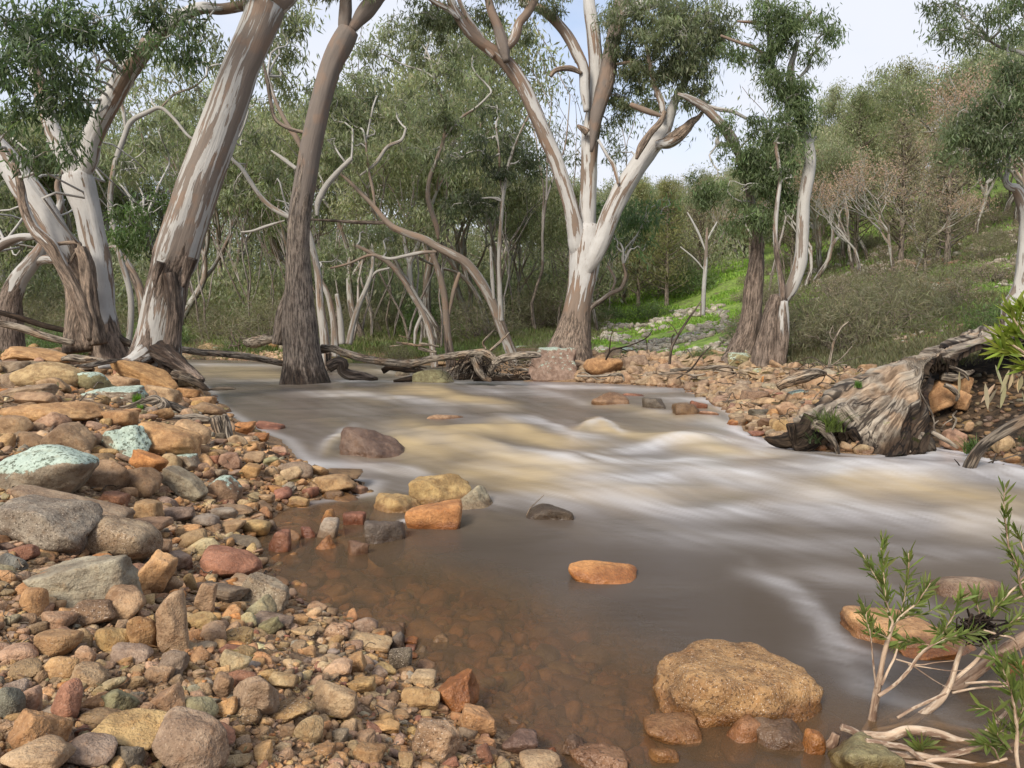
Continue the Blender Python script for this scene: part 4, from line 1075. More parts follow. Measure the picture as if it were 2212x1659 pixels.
crown(r4, 1, [(1450,-150,240,110,13),(1750,-200,260,120,13.4),(1650,-60,130,50,13,.5),(1330,-60,140,60,13,.6)], a4, .14, .028, .8, seed=6)

# ------------------------------------------------------------------ 4 the big white gum
r5, a5 = tree('tall white gum dividing into three pale limbs behind the squared lichen boulder', 'tree', 2, 15.2, [
 ('trunk', [(1005,1500,98),(1012,1450,82),(1025,1380,66),(1040,1300,56),(1055,1220,54),(1068,1140,60),(1075,1060,66),(1082,1000,64),(1085,950,54)], dict(rough=(1,1,.8,.5,.2,0,0,0,0), patch=(.7,.8,.85,.75,.55,.35,.3,.3), dark=(.6,.4,.1,0,0,0), flute=.3)),
 ('limb', [(1062,1120,26),(1046,1040,40),(1036,970,36),(1016,880,31),(985,780,30),(948,670,30),(905,570,30),(862,470,30),(815,370,30),(760,285,30),(700,225,26),(630,175,24),(565,110,21),(520,30,18),(480,-80,16)], dict(patch=(.3,.42,.5,.5,.58,.6,.66,.7,.7,.6), Y=(15.2,14.2))),
 ('limb', [(1078,1120,30),(1080,1030,42),(1080,940,38),(1086,840,35),(1090,720,34),(1094,600,36),(1105,520,36),(1118,420,32),(1122,300,29),(1115,200,28),(1105,110,28),(1092,20,26),(1085,-90,22)], dict(patch=(.3,.3,.38,.5,.42,.4,.5,.6,.4,.35))),
 ('limb', [(1078,1160,22),(1108,1090,34),(1145,1010,38),(1180,910,40),(1228,810,40),(1285,715,38),(1345,630,38),(1395,570,32),(1430,490,24),(1455,420,18),(1500,340,12),(1520,240,7),(1560,150,4)], dict(patch=(.25,.32,.42,.35,.3,.35,.4,.5), Y=(15.0,14.4))),
 ('limb', [(1370,610,28),(1430,595,28),(1480,560,25),(1520,520,18),(1560,485,8),(1600,420,4)], dict(Y=14.5, rough=(.1,.5,1,1), patch=(.3,.7,.9), gnarl=.2)),
 ('limb', [(1100,640,12),(1120,500,26),(1135,440,30),(1160,350,34),(1180,240,32),(1200,140,30),(1225,40,30),(1245,-70,26)], dict(Y=14.8, rough=(.1,.35,.35,.35), patch=(.7,.95,1,1), mat=M['gum_dark'])),
 ('limb', [(1215,70,24),(1260,45,26),(1310,25,24),(1380,10,20),(1460,-30,16)], dict(Y=14.7, rough=(.3,0,0), patch=(.7,.4,.5))),
 ('limb', [(1080,470,24),(1072,380,20),(1068,290,22),(1040,225,24),(1000,150,22),(950,90,20),(890,40,18),(800,8,16)], dict(Y=14.9, patch=(.4,.5,.6,.5))),
 ('limb', [(745,260,30),(728,190,26),(705,110,20),(680,50,18),(660,-30,14)], dict(Y=14.3, rough=(.3,.3), patch=(.7,.9,.9), mat=M['gum_dark'])),
 ('limb', [(730,215,20),(775,165,20),(795,100,18),(830,55,18),(875,-20,14)], dict(Y=14.3, patch=(.6,.5))),
 ('limb', [(690,240,20),(640,170,16),(600,110,14),(565,50,11),(530,-30,8)], dict(Y=14.4, patch=(.5,.5))),
 ('limb', [(545,80,15),(500,40,12),(450,15,10),(400,-20,8)], dict(Y=14.2, patch=(.6,.6))),
 ('limb', [(1060,310,14),(1020,290,12),(980,288,11),(945,300,10),(928,322,8)], dict(Y=14.8, rough=(.6,.8), patch=(.9,.9))),
 ('stub', [(1085,560,16),(1066,545,13),(1050,534,9),(1042,526,4)], dict(Y=14.9, rough=(1,1), patch=(.9,.9))),
 ('limb', [(1290,670,12),(1310,620,16),(1350,560,14),(1390,515,12),(1410,470,10)], dict(Y=14.2, rough=(.6,.6), patch=(.9,.9))),
 ('limb', [(1405,500,18),(1395,430,14),(1365,350,11),(1345,260,9),(1330,180,7)], dict(Y=14.4, patch=(.6,.6))),
 ('limb', [(1400,490,14),(1340,470,12),(1290,450,11),(1265,440,9)], dict(Y=14.2, patch=(.5,.6))),
 ('limb', [(1205,270,10),(1260,265,9),(1320,285,9),(1350,320,8)], dict(Y=14.6, patch=(.6,.6))),
 ('limb', [(1215,775,12),(1195,700,9),(1170,660,7),(1130,590,6)], dict(Y=14.6, patch=(.4,.5))),
], M['gum_white'], foot=.4, seed=33)
crown(r5, 2, [(1330,60,170,90,14.3),(1450,150,150,90,14),(1280,190,100,80,14.6),(1390,260,120,80,14.4),(1300,340,110,80,14.8),(1230,420,70,70,15,.8),(1360,420,90,50,14.8,.8),(1480,320,110,80,14.2),(1190,520,60,70,15.2,.6),
              (1560,240,110,90,14.2),(1560,400,80,60,14.2,.7),(1040,640,70,50,16,.4),(1230,650,80,40,15.3,.4),(1600,90,140,90,14.2),(960,10,110,40,14.6,.6),(730,-50,160,50,14.2,.8),(640,60,90,50,14.6,.6),(430,110,110,60,14.8,.7),(800,130,60,50,15,.35),(1480,60,130,80,14.6),(1600,230,70,60,14.8,.8),(560,90,80,60,14.6,.4),(1180,60,60,60,15,.6),(420,40,140,50,14.4,.5)], a5, .13, .023, 1.6, seed=7, base=(.15, .17, .10), n_leaf=66)

# ------------------------------------------------------------------ 5 background gums with traced stems
def bg(label, Y, trunks, blobs, z=2, base=(.20,.22,.135), seed=0, L=.18, W=.036, dens=1.15, crad=.24, nl=44, mat=None, d=.6):
    trunks = [(n_, [(p[0], p[1], p[2] * .82) + tuple(p[3:]) for p in pp], kk) for n_, pp, kk in trunks]
    r, a = tree(label, 'tree', z, Y, trunks, mat or M['gum_far'], foot=.3, seed=seed)
    if blobs: crown(r, z, blobs, a, L, W, dens, base, seed, d, n_leaf=nl, crad=crad)
    return r
bg('arching gum whose long trunk curves over from the far bank to the left', 18., [
 ('trunk', [(765,1495,30),(742,1430,26),(708,1340,24),(675,1260,24),(630,1180,24),(575,1110,23),(510,1070,22),(450,1040,20),(395,1008,20),(330,985,18),(270,960,16),(225,920,14),(185,870,12),(130,815,10),(85,770,8),(30,720,5)], dict(rough=(.5,.3,.1,.1,.2,.1), patch=(.5,.55,.6,.7), gnarl=.08)),
 ('limb', [(240,940,12),(180,938,10),(100,936,9),(20,930,7),(-80,925,5)], dict(rough=(.6,.6), patch=(1,1))),
 ('limb', [(190,880,9),(180,800,8),(165,730,7),(155,660,6),(150,600,5)], dict(patch=(.7,.7))),
 ('limb', [(450,1060,12),(380,1065,10),(310,1080,9),(250,1090,8),(170,1075,7),(80,1110,6),(0,1130,5)], dict(patch=(.5,.5))),
 ('limb', [(125,740,8),(190,690,9),(240,620,9),(300,590,8),(320,540,6)], dict(patch=(.4,.4))),
], [(60,620,140,90,18),(180,520,120,70,18.4),(40,460,110,70,18),(20,760,90,60,18.5,.6),(300,480,70,60,18.5,.7),(120,360,120,80,18.6),(330,640,60,40,18.6,.6)], seed=41)
bg('slim forked gum rising behind the arching trunk', 20.5, [
 ('trunk', [(505,1500,24),(495,1420,20),(488,1320,18),(478,1230,17),(455,1140,15),(430,1070,14)], dict(rough=(.5,.2,.1), patch=(.6,.7))),
 ('limb', [(455,1010,12),(450,960,13),(430,900,13),(412,830,12),(420,750,11),(450,670,10),(475,600,9),(485,520,8),(475,430,7),(440,330,6)], dict(patch=(.6,.7))),
 ('limb', [(485,580,8),(520,530,7),(560,490,7),(620,450,6),(680,390,5)], dict(patch=(.4,.4))),
 ('limb', [(500,1330,12),(520,1230,11),(545,1150,9)], dict(patch=(.8,.8))),
], [(480,300,140,100,20.5),(440,460,120,80,20.2),(560,560,90,80,20.8),(420,620,90,60,20.5),(520,180,110,70,20.5),(630,470,90,70,21),(520,700,60,50,20.5,.7),(370,210,110,70,21),(300,110,130,60,20.8),(450,60,110,50,20.6),(200,220,90,70,20.5),(620,230,70,60,21,.8)], seed=43)
bg('thin leaning gum left of the arching trunk', 19.5, [
 ('trunk', [(435,1500,18),(425,1430,15),(400,1340,14),(350,1250,13),(300,1170,12),(250,1110,12),(190,1075,10),(110,1035,9)], dict(rough=(.3,.1), patch=(.6,.7), gnarl=.1)),
 ('limb', [(355,1460,10),(362,1390,10),(385,1330,9)], dict(patch=(.4,.4))),
], [(260,1010,80,60,20,.8),(150,980,80,50,20,.7)], seed=45)
bg('straight slender gum with a narrow dark crown left of the big white one', 17.5, [
 ('trunk', [(718,1300,13),(714,1200,12),(712,1080,11),(718,960,10),(728,840,9),(742,740,9),(765,650,8),(800,560,6),(840,480,5)], dict(rough=(.3,0), patch=(.35,.4))),
 ('limb', [(690,1260,12),(684,1190,10),(680,1120,8),(676,1040,6)], dict(patch=(.3,.3))),
 ('limb', [(728,830,7),(715,740,6),(712,640,5),(700,540,4)], dict(patch=(.5,.5))),
], [(650,600,90,80,17.3,1.1),(780,620,80,70,17.5,1.1),(700,740,80,60,17.4,1.1),(840,700,60,60,17.6),(560,860,90,60,17.6,1.1),(640,840,70,60,17.5),(700,460,80,60,17.6,.8),(560,660,80,60,17.4,.8)], base=(.075,.09,.055), seed=47)
bg('pale stemmed gum clump on the far bank right of the dark midstream trunk', 22., [
 ('trunk', [(20,1460,22),(18,1380,18),(5,1300,15),(-15,1230,13),(-60,1150,10)], dict(patch=(.5,.6))),
 ('trunk', [(50,1450,17),(45,1370,16),(38,1300,13),(28,1240,11)], dict(patch=(.3,.3))),
 ('trunk', [(78,1450,18),(95,1370,15),(120,1290,14),(150,1220,12),(175,1150,10),(180,1080,8),(175,1020,6)], dict(patch=(.3,.35))),
 ('limb', [(150,1220,8),(190,1150,7),(250,1130,6)], dict(patch=(.3,.3))),
], [(60,1100,150,80,23,.8),(180,960,120,60,23,.8)], seed=49)
bg('twisted small gum with crooked limbs just behind the big white one', 16.8, [
 ('trunk', [(1085,1500,22),(1086,1420,17),(1088,1350,14),(1098,1300,12),(1140,1268,12),(1180,1238,12),(1225,1215,11),(1245,1160,9),(1235,1110,7)], dict(rough=(.8,.5,.4), patch=(.7,.7), gnarl=.12)),
 ('limb', [(1180,1240,8),(1200,1180,7),(1170,1120,6)], dict(patch=(.6,.6))),
], [(1200,1000,120,90,17,1),(1320,930,110,90,17.4,1),(1290,1040,90,50,17,.8),(1170,880,70,60,17.2,.8),(1380,860,60,60,17.8,.7)], base=(.10,.15,.07), seed=51)
bg('small dead white snag on the grassy slope', 22., [
 ('trunk', [(146,1285,13),(150,1200,11),(156,1120,10),(160,1030,8),(163,960,5)], dict(patch=(.45,.5), z=3, Y=22)),
 ('limb', [(157,1060,7),(130,990,6),(105,940,5),(80,895,3)], dict(patch=(.2,.2))),
 ('limb', [(160,1020,6),(180,980,5),(205,935,3)], dict(patch=(.2,.2))),
 ('limb', [(152,1140,5),(110,1090,4),(50,1040,3)], dict(patch=(.2,.2))),
], None, z=3, mat=M['gum'], seed=53)

# left background, seen between the left stems
bg('pale bent gum far behind between the left stems and the leaning gum', 17., [
 ('trunk', [(600,1560,26),(625,1450,24),(622,1330,24),(600,1240,22),(560,1160,20),(520,1100,16),(480,1060,10)], dict(rough=(.5,.3), patch=(.6,.6))),
 ('limb', [(455,1080,7),(500,1070,8),(550,1050,7),(590,1000,6),(600,950,5),(640,935,3)], dict(patch=(.3,.3))),
], [(520,700,90,70,18),(620,640,110,80,18),(720,560,120,80,18.5),(700,720,110,80,19,.8),(600,500,90,60,18,.7)], z=1, seed=55)
bg('grey gum with a long crooked limb between the leaning and the midstream trunks', 17.5, [
 ('trunk', [(1420,1560,26),(1410,1440,24),(1395,1330,20),(1385,1200,18),(1360,1080,17),(1330,980,17),(1290,955,16)], dict(rough=(.4,.3), patch=(.5,.5))),
 ('limb', [(1290,960,16),(1240,935,14),(1180,900,13),(1130,850,12),(1090,790,12),(1050,730,10),(1010,690,8),(1000,640,5)], dict(patch=(.3,.3), Y=16.5)),
 ('limb', [(1240,960,8),(1160,985,8),(1100,1005,6),(1050,1010,4)], dict(patch=(.3,.3), Y=16.5)),
 ('limb', [(1380,940,16),(1385,880,16),(1420,810,16),(1470,750,14),(1530,690,12)], dict(patch=(.3,.3))),
 ('limb', [(1145,270,10),(1165,360,10),(1180,450,10),(1200,520,10),(1260,560,10),(1340,580,9)], dict(rough=(.5,.5), patch=(.8,.8), Y=15)),
 ('limb', [(1180,655,8),(1230,690,10),(1290,735,11)], dict(patch=(.2,.2), Y=16)),
 ('limb', [(1320,660,18),(1290,600,15),(1250,540,12),(1200,440,9),(1165,330,8)], dict(patch=(.8,.8), Y=16)),
], [(1230,180,110,110,17),(1180,330,90,80,17),(1280,400,100,80,17.4),(1120,620,90,70,17.4,.8),(1100,460,80,60,17.6,.7),(1200,760,90,70,17.8),(1050,850,100,70,18),(1180,870,80,60,18,.8),(1260,60,120,60,16.8),(1430,420,90,80,18),(1440,620,90,60,18,.7)], z=1, seed=57)
bg('thin limbed gum high behind the crown of the left stems', 15., [
 ('trunk', [(560,1500,16),(570,1300,15),(520,1100,14),(480,900,14),(500,720,14),(540,600,13),(570,530,13),(640,490,12),(700,470,10),(760,520,8),(830,600,7),(900,610,6)], dict(patch=(.4,.4))),
 ('limb', [(545,560,11),(540,500,10),(525,440,8)], dict(patch=(.3,.3))),
 ('limb', [(700,470,7),(760,410,6),(840,380,5),(900,330,4)], dict(patch=(.6,.6))),
], [(760,330,110,80,15),(880,420,80,70,15.2),(640,420,80,60,15.2,.7),(800,560,90,50,15.4,.6),(960,280,70,90,15.6,.9),(900,160,90,80,15.5)], z=1, seed=59)

# ------------------------------------------------------------------ 6 the pair at the right shore
r6, a6 = tree('rough barked leaning trunk with a long arching limb on the right shore', 'tree', 3, 13.4, [
 ('trunk', [(292,1560,86),(305,1500,64),(325,1430,48),(345,1350,42),(358,1260,40),(366,1180,38),(372,1110,32),(376,1040,24),(372,960,18),(350,850,15),(330,740,16),(300,660,18)], dict(rough=(1,1,1,1,.9,.7), patch=(.8,.8), flute=.2, gnarl=.16)),
 ('limb', [(305,680,20),(275,600,22),(235,540,20),(190,490,18),(140,445,18),(80,410,12),(40,396,6)], dict(patch=(.6,.5,.5), rough=(.3,.3))),
 ('limb', [(150,440,10),(210,460,9),(270,470,8),(330,500,6)], dict(patch=(.5,.5))),
 ('stub', [(260,610,10),(225,608,10),(205,600,10),(210,570,6)], dict(patch=(.3,.3))),
], M['gum'], foot=.3, seed=61)
crown(r6, 3, [(340,640,120,90,12.8,1.2),(420,720,130,100,12.8,1.2),(300,800,130,80,12.8,1.1),(440,860,110,70,12.8,1.1),(200,830,110,60,12.9,.9),(120,800,80,50,13,.7),(400,560,90,80,12.8,1.1),(330,930,110,60,12.8,.9),(260,540,70,60,13,.5)], a6, .11, .020, 1.6, base=(.12,.16,.075), n_leaf=76, seed=61, depth=.6)
r7, a7 = tree('twisted grey gum with a bare pale sinuous upper stem on the right shore', 'tree', 3, 12.6, [
 ('trunk', [(418,1575,70),(422,1520,66),(432,1450,62),(440,1380,56),(448,1310,46),(462,1250,36)], dict(rough=(1,1,1,1), patch=(.35,.35), flute=.3, gnarl=.26)),
 ('trunk', [(470,1580,26),(472,1500,28),(480,1420,26),(484,1340,22),(486,1270,15)], dict(Y=12.35, rough=(1,.6,.45), patch=(.6,.55), gnarl=.2)),
 ('limb', [(478,1290,26),(520,1210,27),(552,1120,28),(562,1030,26),(566,930,26),(572,840,25),(588,750,25),(596,670,23),(586,600,21),(565,540,20),(545,460,19),(525,380,17),(515,290,14),(530,230,11),(545,170,9)], dict(patch=(.5,.35,.3,.3,.3,.5,.4), gnarl=.06)),
 ('stub', [(590,620,12),(605,595,9),(622,575,4)], dict(patch=(.3,.3))),
 ('limb', [(482,1290,16),(480,1220,14),(470,1150,12),(455,1060,11),(450,960,10),(458,860,9),(470,740,8),(450,600,8)], dict(Y=12.4, rough=(.5,.4), patch=(.7,.7))),
 ('limb', [(545,330,8),(585,290,8),(600,240,6),(640,200,5)], dict(patch=(.5,.5))),
 ('limb', [(440,280,14),(430,200,12),(425,120,10),(420,30,8),(410,-60,6)], dict(patch=(.3,.3), Y=12.7)),
 ('limb', [(520,470,12),(470,380,13),(440,280,14)], dict(patch=(.3,.4), Y=12.7)),
 ('limb', [(420,260,10),(470,200,10),(530,120,9),(600,50,7)], dict(patch=(.7,.7), Y=12.5)),
 ('limb', [(430,250,7),(360,200,7),(300,180,6),(220,150,5)], dict(patch=(.7,.7), Y=12.5)),
 ('limb', [(290,90,8),(370,95,7),(430,100,6),(495,80,5)], dict(patch=(.8,.8), Y=12.5)),
], M['gum'], foot=.3, seed=71)
crown(r7, 3, [(560,80,110,80,12.2,1.),(640,150,90,60,12.3,.9),(460,150,110,80,12.4,.9),(380,60,120,80,12.4,.9),(600,220,60,50,12.3,.7),(460,360,100,70,12.4,1.2),(540,400,70,60,12.3,1.),(380,260,90,70,12.6,.7),(500,500,80,60,12.3,1.),(580,440,50,60,12.4,.7),(600,500,40,50,12.4,.5),(500,620,70,60,12.4,1.),(520,740,50,60,12.4,.7),(280,200,90,70,12.8,.6)], a7, .11, .020, 1.6, base=(.125,.165,.08), n_leaf=76, seed=72, depth=.6)
r8, a8 = tree('pale knotted gum partly cut by the right edge above the fallen trunk', 'tree', 3, 11., [
 ('trunk', [(1475,1330,60),(1478,1275,58),(1478,1230,34),(1482,1180,24),(1490,1100,22),(1500,1010,22),(1505,920,24),(1490,850,24),(1468,800,20),(1435,785,15),(1420,760,12),(1430,720,9),(1435,685,6)], dict(rough=(.4,.2,0,0), patch=(.45,.4,.4,.5), gnarl=.15)),
 ('limb', [(1500,900,22),(1530,780,20),(1560,600,18),(1570,400,14),(1540,260,11),(1480,220,8),(1400,200,6),(1350,170,4)], dict(patch=(.5,.5))),
 ('limb', [(1412,770,6),(1400,740,5),(1392,715,3)], dict(patch=(.4,.4))),
], M['gum'], foot=.3, seed=81)
crown(r8, 3, [(1430,430,130,90,10.4,1.2),(1300,520,130,80,10.6,1.1),(1420,580,130,90,10.4,1.2),(1250,620,100,60,10.6,.9),(1350,680,110,50,10.6,.8),(1480,320,90,90,10.4,1.),(1460,90,90,110,10.5,1.),(1350,60,110,60,10.6,.5),(1220,60,110,60,10.8,.4),(1180,140,80,40,10.8,.35),(1300,160,90,50,10.8,.4),(1150,20,80,40,10.8,.4)], a8, .10, .019, 1.8, base=(.12,.15,.08), n_leaf=70, seed=83, depth=.6)

# ------------------------------------------------------------------ forest stand: prototypes grown once, copied with their parts
def grow(seed, h, r0, spread=.5, levels=3, fork=(2, 4), droop=0., lean=.15, first=.32):
    g = np.random.default_rng(seed); tubes, tips = [], []
    def rec(p, d, L, r, lv):
        n = 5; pts = [p]; dd = d
        for _ in range(n - 1):
            dd = dd + g.normal(size=3) * .16 + np.array([0, 0, .05 if lv < levels else -droop]); dd /= np.linalg.norm(dd); pts.append(pts[-1] + dd * L / (n - 1))
        pts = np.array(pts); tubes.append(tube(pts, np.linspace(r, r * .55, n), 7 if lv < 2 else 4, .04, seed, nmax=9 if lv < 2 else 6, cap=False, step=2, rough=(.7 if lv == 0 else .1, .1), patch=(.45, .5)))
        if lv >= levels: tips.append(pts[-1]); tips.append(pts[2]); return
        for k in range(g.integers(*fork) + (lv == 0)):
            a = g.uniform(0, 6.28); q = dd + np.array([math.cos(a), math.sin(a), .1]) * spread * g.uniform(.6, 1.3); q /= np.linalg.norm(q)
            rec(pts[-1 if k < 2 else 3], q, L * g.uniform(.62, .85), r * .55, lv + 1)
    d0 = np.array([g.normal() * lean, g.normal() * lean, 1.]); rec(np.zeros(3), d0 / np.linalg.norm(d0), h * first, r0, 0)
    return tubes, np.array(tips), g
PROT = {}
def proto(key, seed, h, r0, L, W, base, nleaf, crad, per=2, mat=None, bark='gum', **kw):
    tubes, tips, g = grow(seed, h, r0, **kw)
    V, F, A = join(tubes); tri = F[:, 2] == F[:, 3]
    mt = mesh_np('trunk', V, F[~tri], M['gum_far' if bark == 'gum' else bark], True, A, F[tri][:, :3] if tri.any() else None)
    c = np.repeat(tips, per, 0) + g.normal(size=(len(tips) * per, 3)) * crad * .8
    lv = leaves(c, crad * g.uniform(.7, 1.3, len(c)), nleaf, L, W, g, base, var=.35)
    mc = mesh_np('crown', lv[0], lv[1], mat or M['leaf'], False, lv[2])
    top = tips[:, 2].max(); PROT[key] = (mt, mc, top)
for i in range(5): proto('gum%d' % i, 200 + i, 11, .17, .24, .058, (.23, .245, .15) if i % 2 else (.27, .28, .175), 24, .44, 4, spread=.55, levels=4, lean=.2, droop=.05)
for i in range(2): proto('bare%d' % i, 230 + i, 9, .13, .10, .06, (.36, .25, .20), 9, .32, 2, spread=.6, levels=4, bark='gum')
def conifer(key, seed, h, base, nleaf=34):
    """bushy upright cypress pine: tiers of fine upswept sprays"""
    g = np.random.default_rng(seed); tb = [tube([[0, 0, 0], [0, 0, h * .5], [0, 0, h * .93]], [.11, .07, .02], 6, .03, 1, nmax=8, cap=False, rough=(1, 1), patch=(.9, .9))]; cs = []
    for k in range(95):
        z = h * (.16 + .8 * (k / 95) ** .85); R0 = h * .21 * (1 - ((z / h - .16) / .84)) ** .7 * g.uniform(.4, 1.15) + .1; a = g.uniform(0, 6.28)
        e = np.array([math.cos(a) * R0, math.sin(a) * R0, z + R0 * .35]); s = np.array([0, 0, z - R0 * .2])
        tb.append(tube([s, (s + e) / 2 + [0, 0, -.05], e], [.034, .022, .010], 4, 0, 1, nmax=4, cap=False, rough=(1, 1), patch=(.9, .9)))
        for q in (1., .72, .45): cs.append(s * (1 - q) + e * q + g.normal(size=3) * .12)
    V, F, A = join(tb); mt = mesh_np('trunk', V, F, M['gum_dark'], True, A)
    cs = np.array(cs); lv = leaves(cs, .26, nleaf, .16, .032, g, base, var=.35, droop=-.7, flat=1.2)
    PROT[key] = (mt, mesh_np('crown', lv[0], lv[1], M['leaf_fine'], False, lv[2]), h)
proto('sapling0', 240, 6.5, .05, .2, .04, (.15, .165, .09), 12, .35, 2, spread=.28, levels=2, lean=.05, first=.62, fork=(1, 3), bark='gum_dark'); proto('sapling1', 241, 5.5, .045, .2, .04, (.13, .16, .07), 16, .35, 3, spread=.3, levels=2, lean=.08, first=.6, fork=(1, 3), bark='gum_dark')
conifer('pine0', 300, 6.5, (.20, .20, .085), 24); conifer('pine1', 301, 7.5, (.16, .18, .09), 24); conifer('pine2', 302, 5.5, (.22, .20, .13), 12)
def bush(key, seed, r, base, n=60, L=.10, W=.02, nleaf=40, stems=9):
    g = np.random.default_rng(seed); q = g.normal(size=(n, 3)); q /= np.linalg.norm(q, axis=1)[:, None]; q *= g.uniform(.3, 1, (n, 1)) ** .5; q[:, 2] = abs(q[:, 2])
    c = q * np.array([r, r, r * .85]) + [0, 0, r * .1]; tb = []
    for k in range(stems): tb.append(twig(np.zeros(3), c[k], .012, g, rough=(.6, .6)))
    V, F, A = join(tb); mt = mesh_np('stems', V, F, M['gum_dark'], True, A)
    lv = leaves(c, r * .22, nleaf, L, W, g, base, var=.3, droop=-.25, flat=1)
    PROT[key] = (mt, mesh_np('foliage', lv[0], lv[1], M['leaf_fine'], False, lv[2]), r * 1.1)
bush('bush0', 310, 1., (.17, .16, .10), 120, .15, .011, 26, 26); bush('bush1', 311, .8, (.11, .16, .06), 80, .10, .022, 34); bush('bush2', 312, .8, (.24, .19, .15), 60, .09, .02, 12, 24)
CNT = {}
def plant(key, name, X, Y, sc_, rz, label, cat, group, tilt=0., zoff=0.):
    mt, mc, h = PROT[key]; z = float(H(X, Y)) - .06 + zoff
    r = empty(name, (X, Y, z), label, cat, group); r.scale = (sc_ * random.uniform(.88, 1.15), sc_ * random.uniform(.88, 1.15), sc_); r.rotation_euler = (tilt, tilt * .5, rz)
    wood = 'trunk' if mt.name.startswith('trunk') else 'stems'; fol = 'crown' if wood == 'trunk' else 'foliage'
    for nm, me in ((wood, mt), (fol, mc)):
        c = bpy.data.objects.new(nm, me); col.objects.link(c); c.parent = r
def stand():
    g = np.random.default_rng(5); pts = []
    def free(X, Y, dmin): return all((X - a) ** 2 + (Y - b) ** 2 > dmin ** 2 for a, b in pts)
    # tall gums behind the stream, left and centre
    n = 0
    for k in range(4000):
        if n >= 48: break
        Y = 21 + 44 * g.random() ** 1.1; px = g.uniform(-250, 1330); X = (px - 1106) / FPX * Y
        if wdist([X], [Y])[0] < 1.5 or not free(X, Y, 2.1): continue
        # keep the open sky right of the centre
        hmax = (900 if g.random() < .5 else 420) / FPX * Y if px < 560 else np.interp(px, [560, 900, 1040, 1120, 1260, 1340], [760, 650, 430, 330, 290, 300]) / FPX * Y + .8 - float(H(X, Y))
        key = 'gum%d' % g.integers(5); h = PROT[key][2]; s = min(g.uniform(.85, 1.35), hmax / h)
        if s < .45: continue
        if Y < 26 and 380 < px < 1000 and s > .9 and g.random() < .6: continue
        pts.append((X, Y)); n += 1
        plant(key, 'gum_tree', X, Y, s, g.uniform(0, 6.28), 'grey green gum in the dense stand beyond the far bank', 'tree', 'gums of the stand beyond the stream', g.normal() * .05)
    n = 0
    for k in range(3000):        # understorey beyond the stream
        if n >= 46: break
        Y = 22 + 24 * g.random(); px = g.uniform(-200, 1500); X = (px - 1106) / FPX * Y
        if wdist([X], [Y])[0] < .8 or not free(X, Y, 1.2): continue
        if 1230 < px < 1660 and Y < 34: continue
        pts.append((X, Y)); n += 1; key = ['bush0', 'bush1', 'bush0'][g.integers(3)]
        plant(key, 'shrub', X, Y, g.uniform(1., 2.2), g.uniform(0, 6.28), 'low green shrub in the undergrowth beyond the far bank', 'shrub', 'shrubs beyond the stream')
    n = 0
    for k in range(4000):        # cypress pines on the hillside
        if n >= 120: break
        Y = 27 + 60 * g.random() ** 1.15; px = g.uniform(1180, 2420); X = (px - 1106) / FPX * Y
        if not free(X, Y, 1.5): continue
        if 1270 < px < 1680 and Y < 36: continue
        if g.random() < .25 and Y < 45: continue
        if 1990 < px < 2170 and Y < 31: continue
        if px > 1700 and Y < 29: continue
        key = ['pine0', 'pine1', 'pine2', 'gum0', 'gum1', 'gum3'][g.integers(6)]; s = g.uniform(.6, 1.7) * (.6 if key[0] == 'g' else 1); lim = np.interp(px, [1180, 1500, 1720, 1800, 1880, 2000, 2420], [330, 340, 400, 500, 560, 610, 680]) / FPX * Y + .8 - float(H(X, Y))
        s = min(s, lim / PROT[key][2]); 
        if s < .4: continue
        pts.append((X, Y)); n += 1
        if key[0] == 'g': plant(key, 'gum_tree', X, Y, s, g.uniform(0, 6.28), 'grey green gum among the cypress pines of the hillside', 'tree', 'gums of the hillside')
        else: plant(key, 'cypress_pine', X, Y, s, g.uniform(0, 6.28), 'olive coloured cypress pine on the rocky hillside', 'tree', 'cypress pines of the hillside')
    n = 0
    for k in range(3000):        # bare pinkish trees along the crest
        if n >= 80: break
        Y = 26 + 64 * g.random(); px = g.uniform(1330, 2300); X = (px - 1106) / FPX * Y
        if not free(X, Y, 1.3): continue
        if px < 1700 and Y < 45: continue
        key = 'bare%d' % g.integers(2); lim = np.interp(px, [1330, 1500, 1720, 1900, 2050, 2300], [350, 370, 430, 560, 640, 690]) / FPX * Y + .8 - float(H(X, Y)); s = min(g.uniform(.5, .8), lim / PROT[key][2])
        if s < .3: continue
        pts.append((X, Y)); n += 1
        plant(key, 'bare_tree', X, Y, s, g.uniform(0, 6.28), 'thin almost leafless pinkish brown tree on the hillside', 'tree', 'bare trees of the hillside')
    n = 0
    for k in range(3000):        # scrub on the slope
        if n >= 70: break
        Y = 15 + 25 * g.random(); px = g.uniform(1600, 2350); X = (px - 1106) / FPX * Y
        if not free(X, Y, 1.) or (1880 < px < 2110 and 20 < Y < 30): continue
        pts.append((X, Y)); n += 1
        plant(['bush2', 'bush0', 'bush2'][g.integers(3)], 'shrub', X, Y, g.uniform(.5, 1.), g.uniform(0, 6.28), 'twiggy half bare shrub on the rocky slope', 'shrub', 'twiggy shrubs of the hillside')
    n = 0
    for k in range(3000):        # slender half bare trees coming down the slope
        if n >= 16: break
        Y = 17 + 12 * g.random(); px = g.uniform(1720, 2260); X = (px - 1106) / FPX * Y
        if not free(X, Y, 1.5): continue
        pts.append((X, Y)); n += 1
        key = ['bare0', 'pine2', 'bare1', 'pine2'][n % 4]; s = (g.uniform(150, 330) / FPX * Y) / PROT[key][2]
        plant(key, 'hillside_tree', X, Y, s, g.uniform(0, 6.28), 'small slender tree low on the slope right of the twin trunks', 'tree', 'slender trees low on the slope')
    n = 0
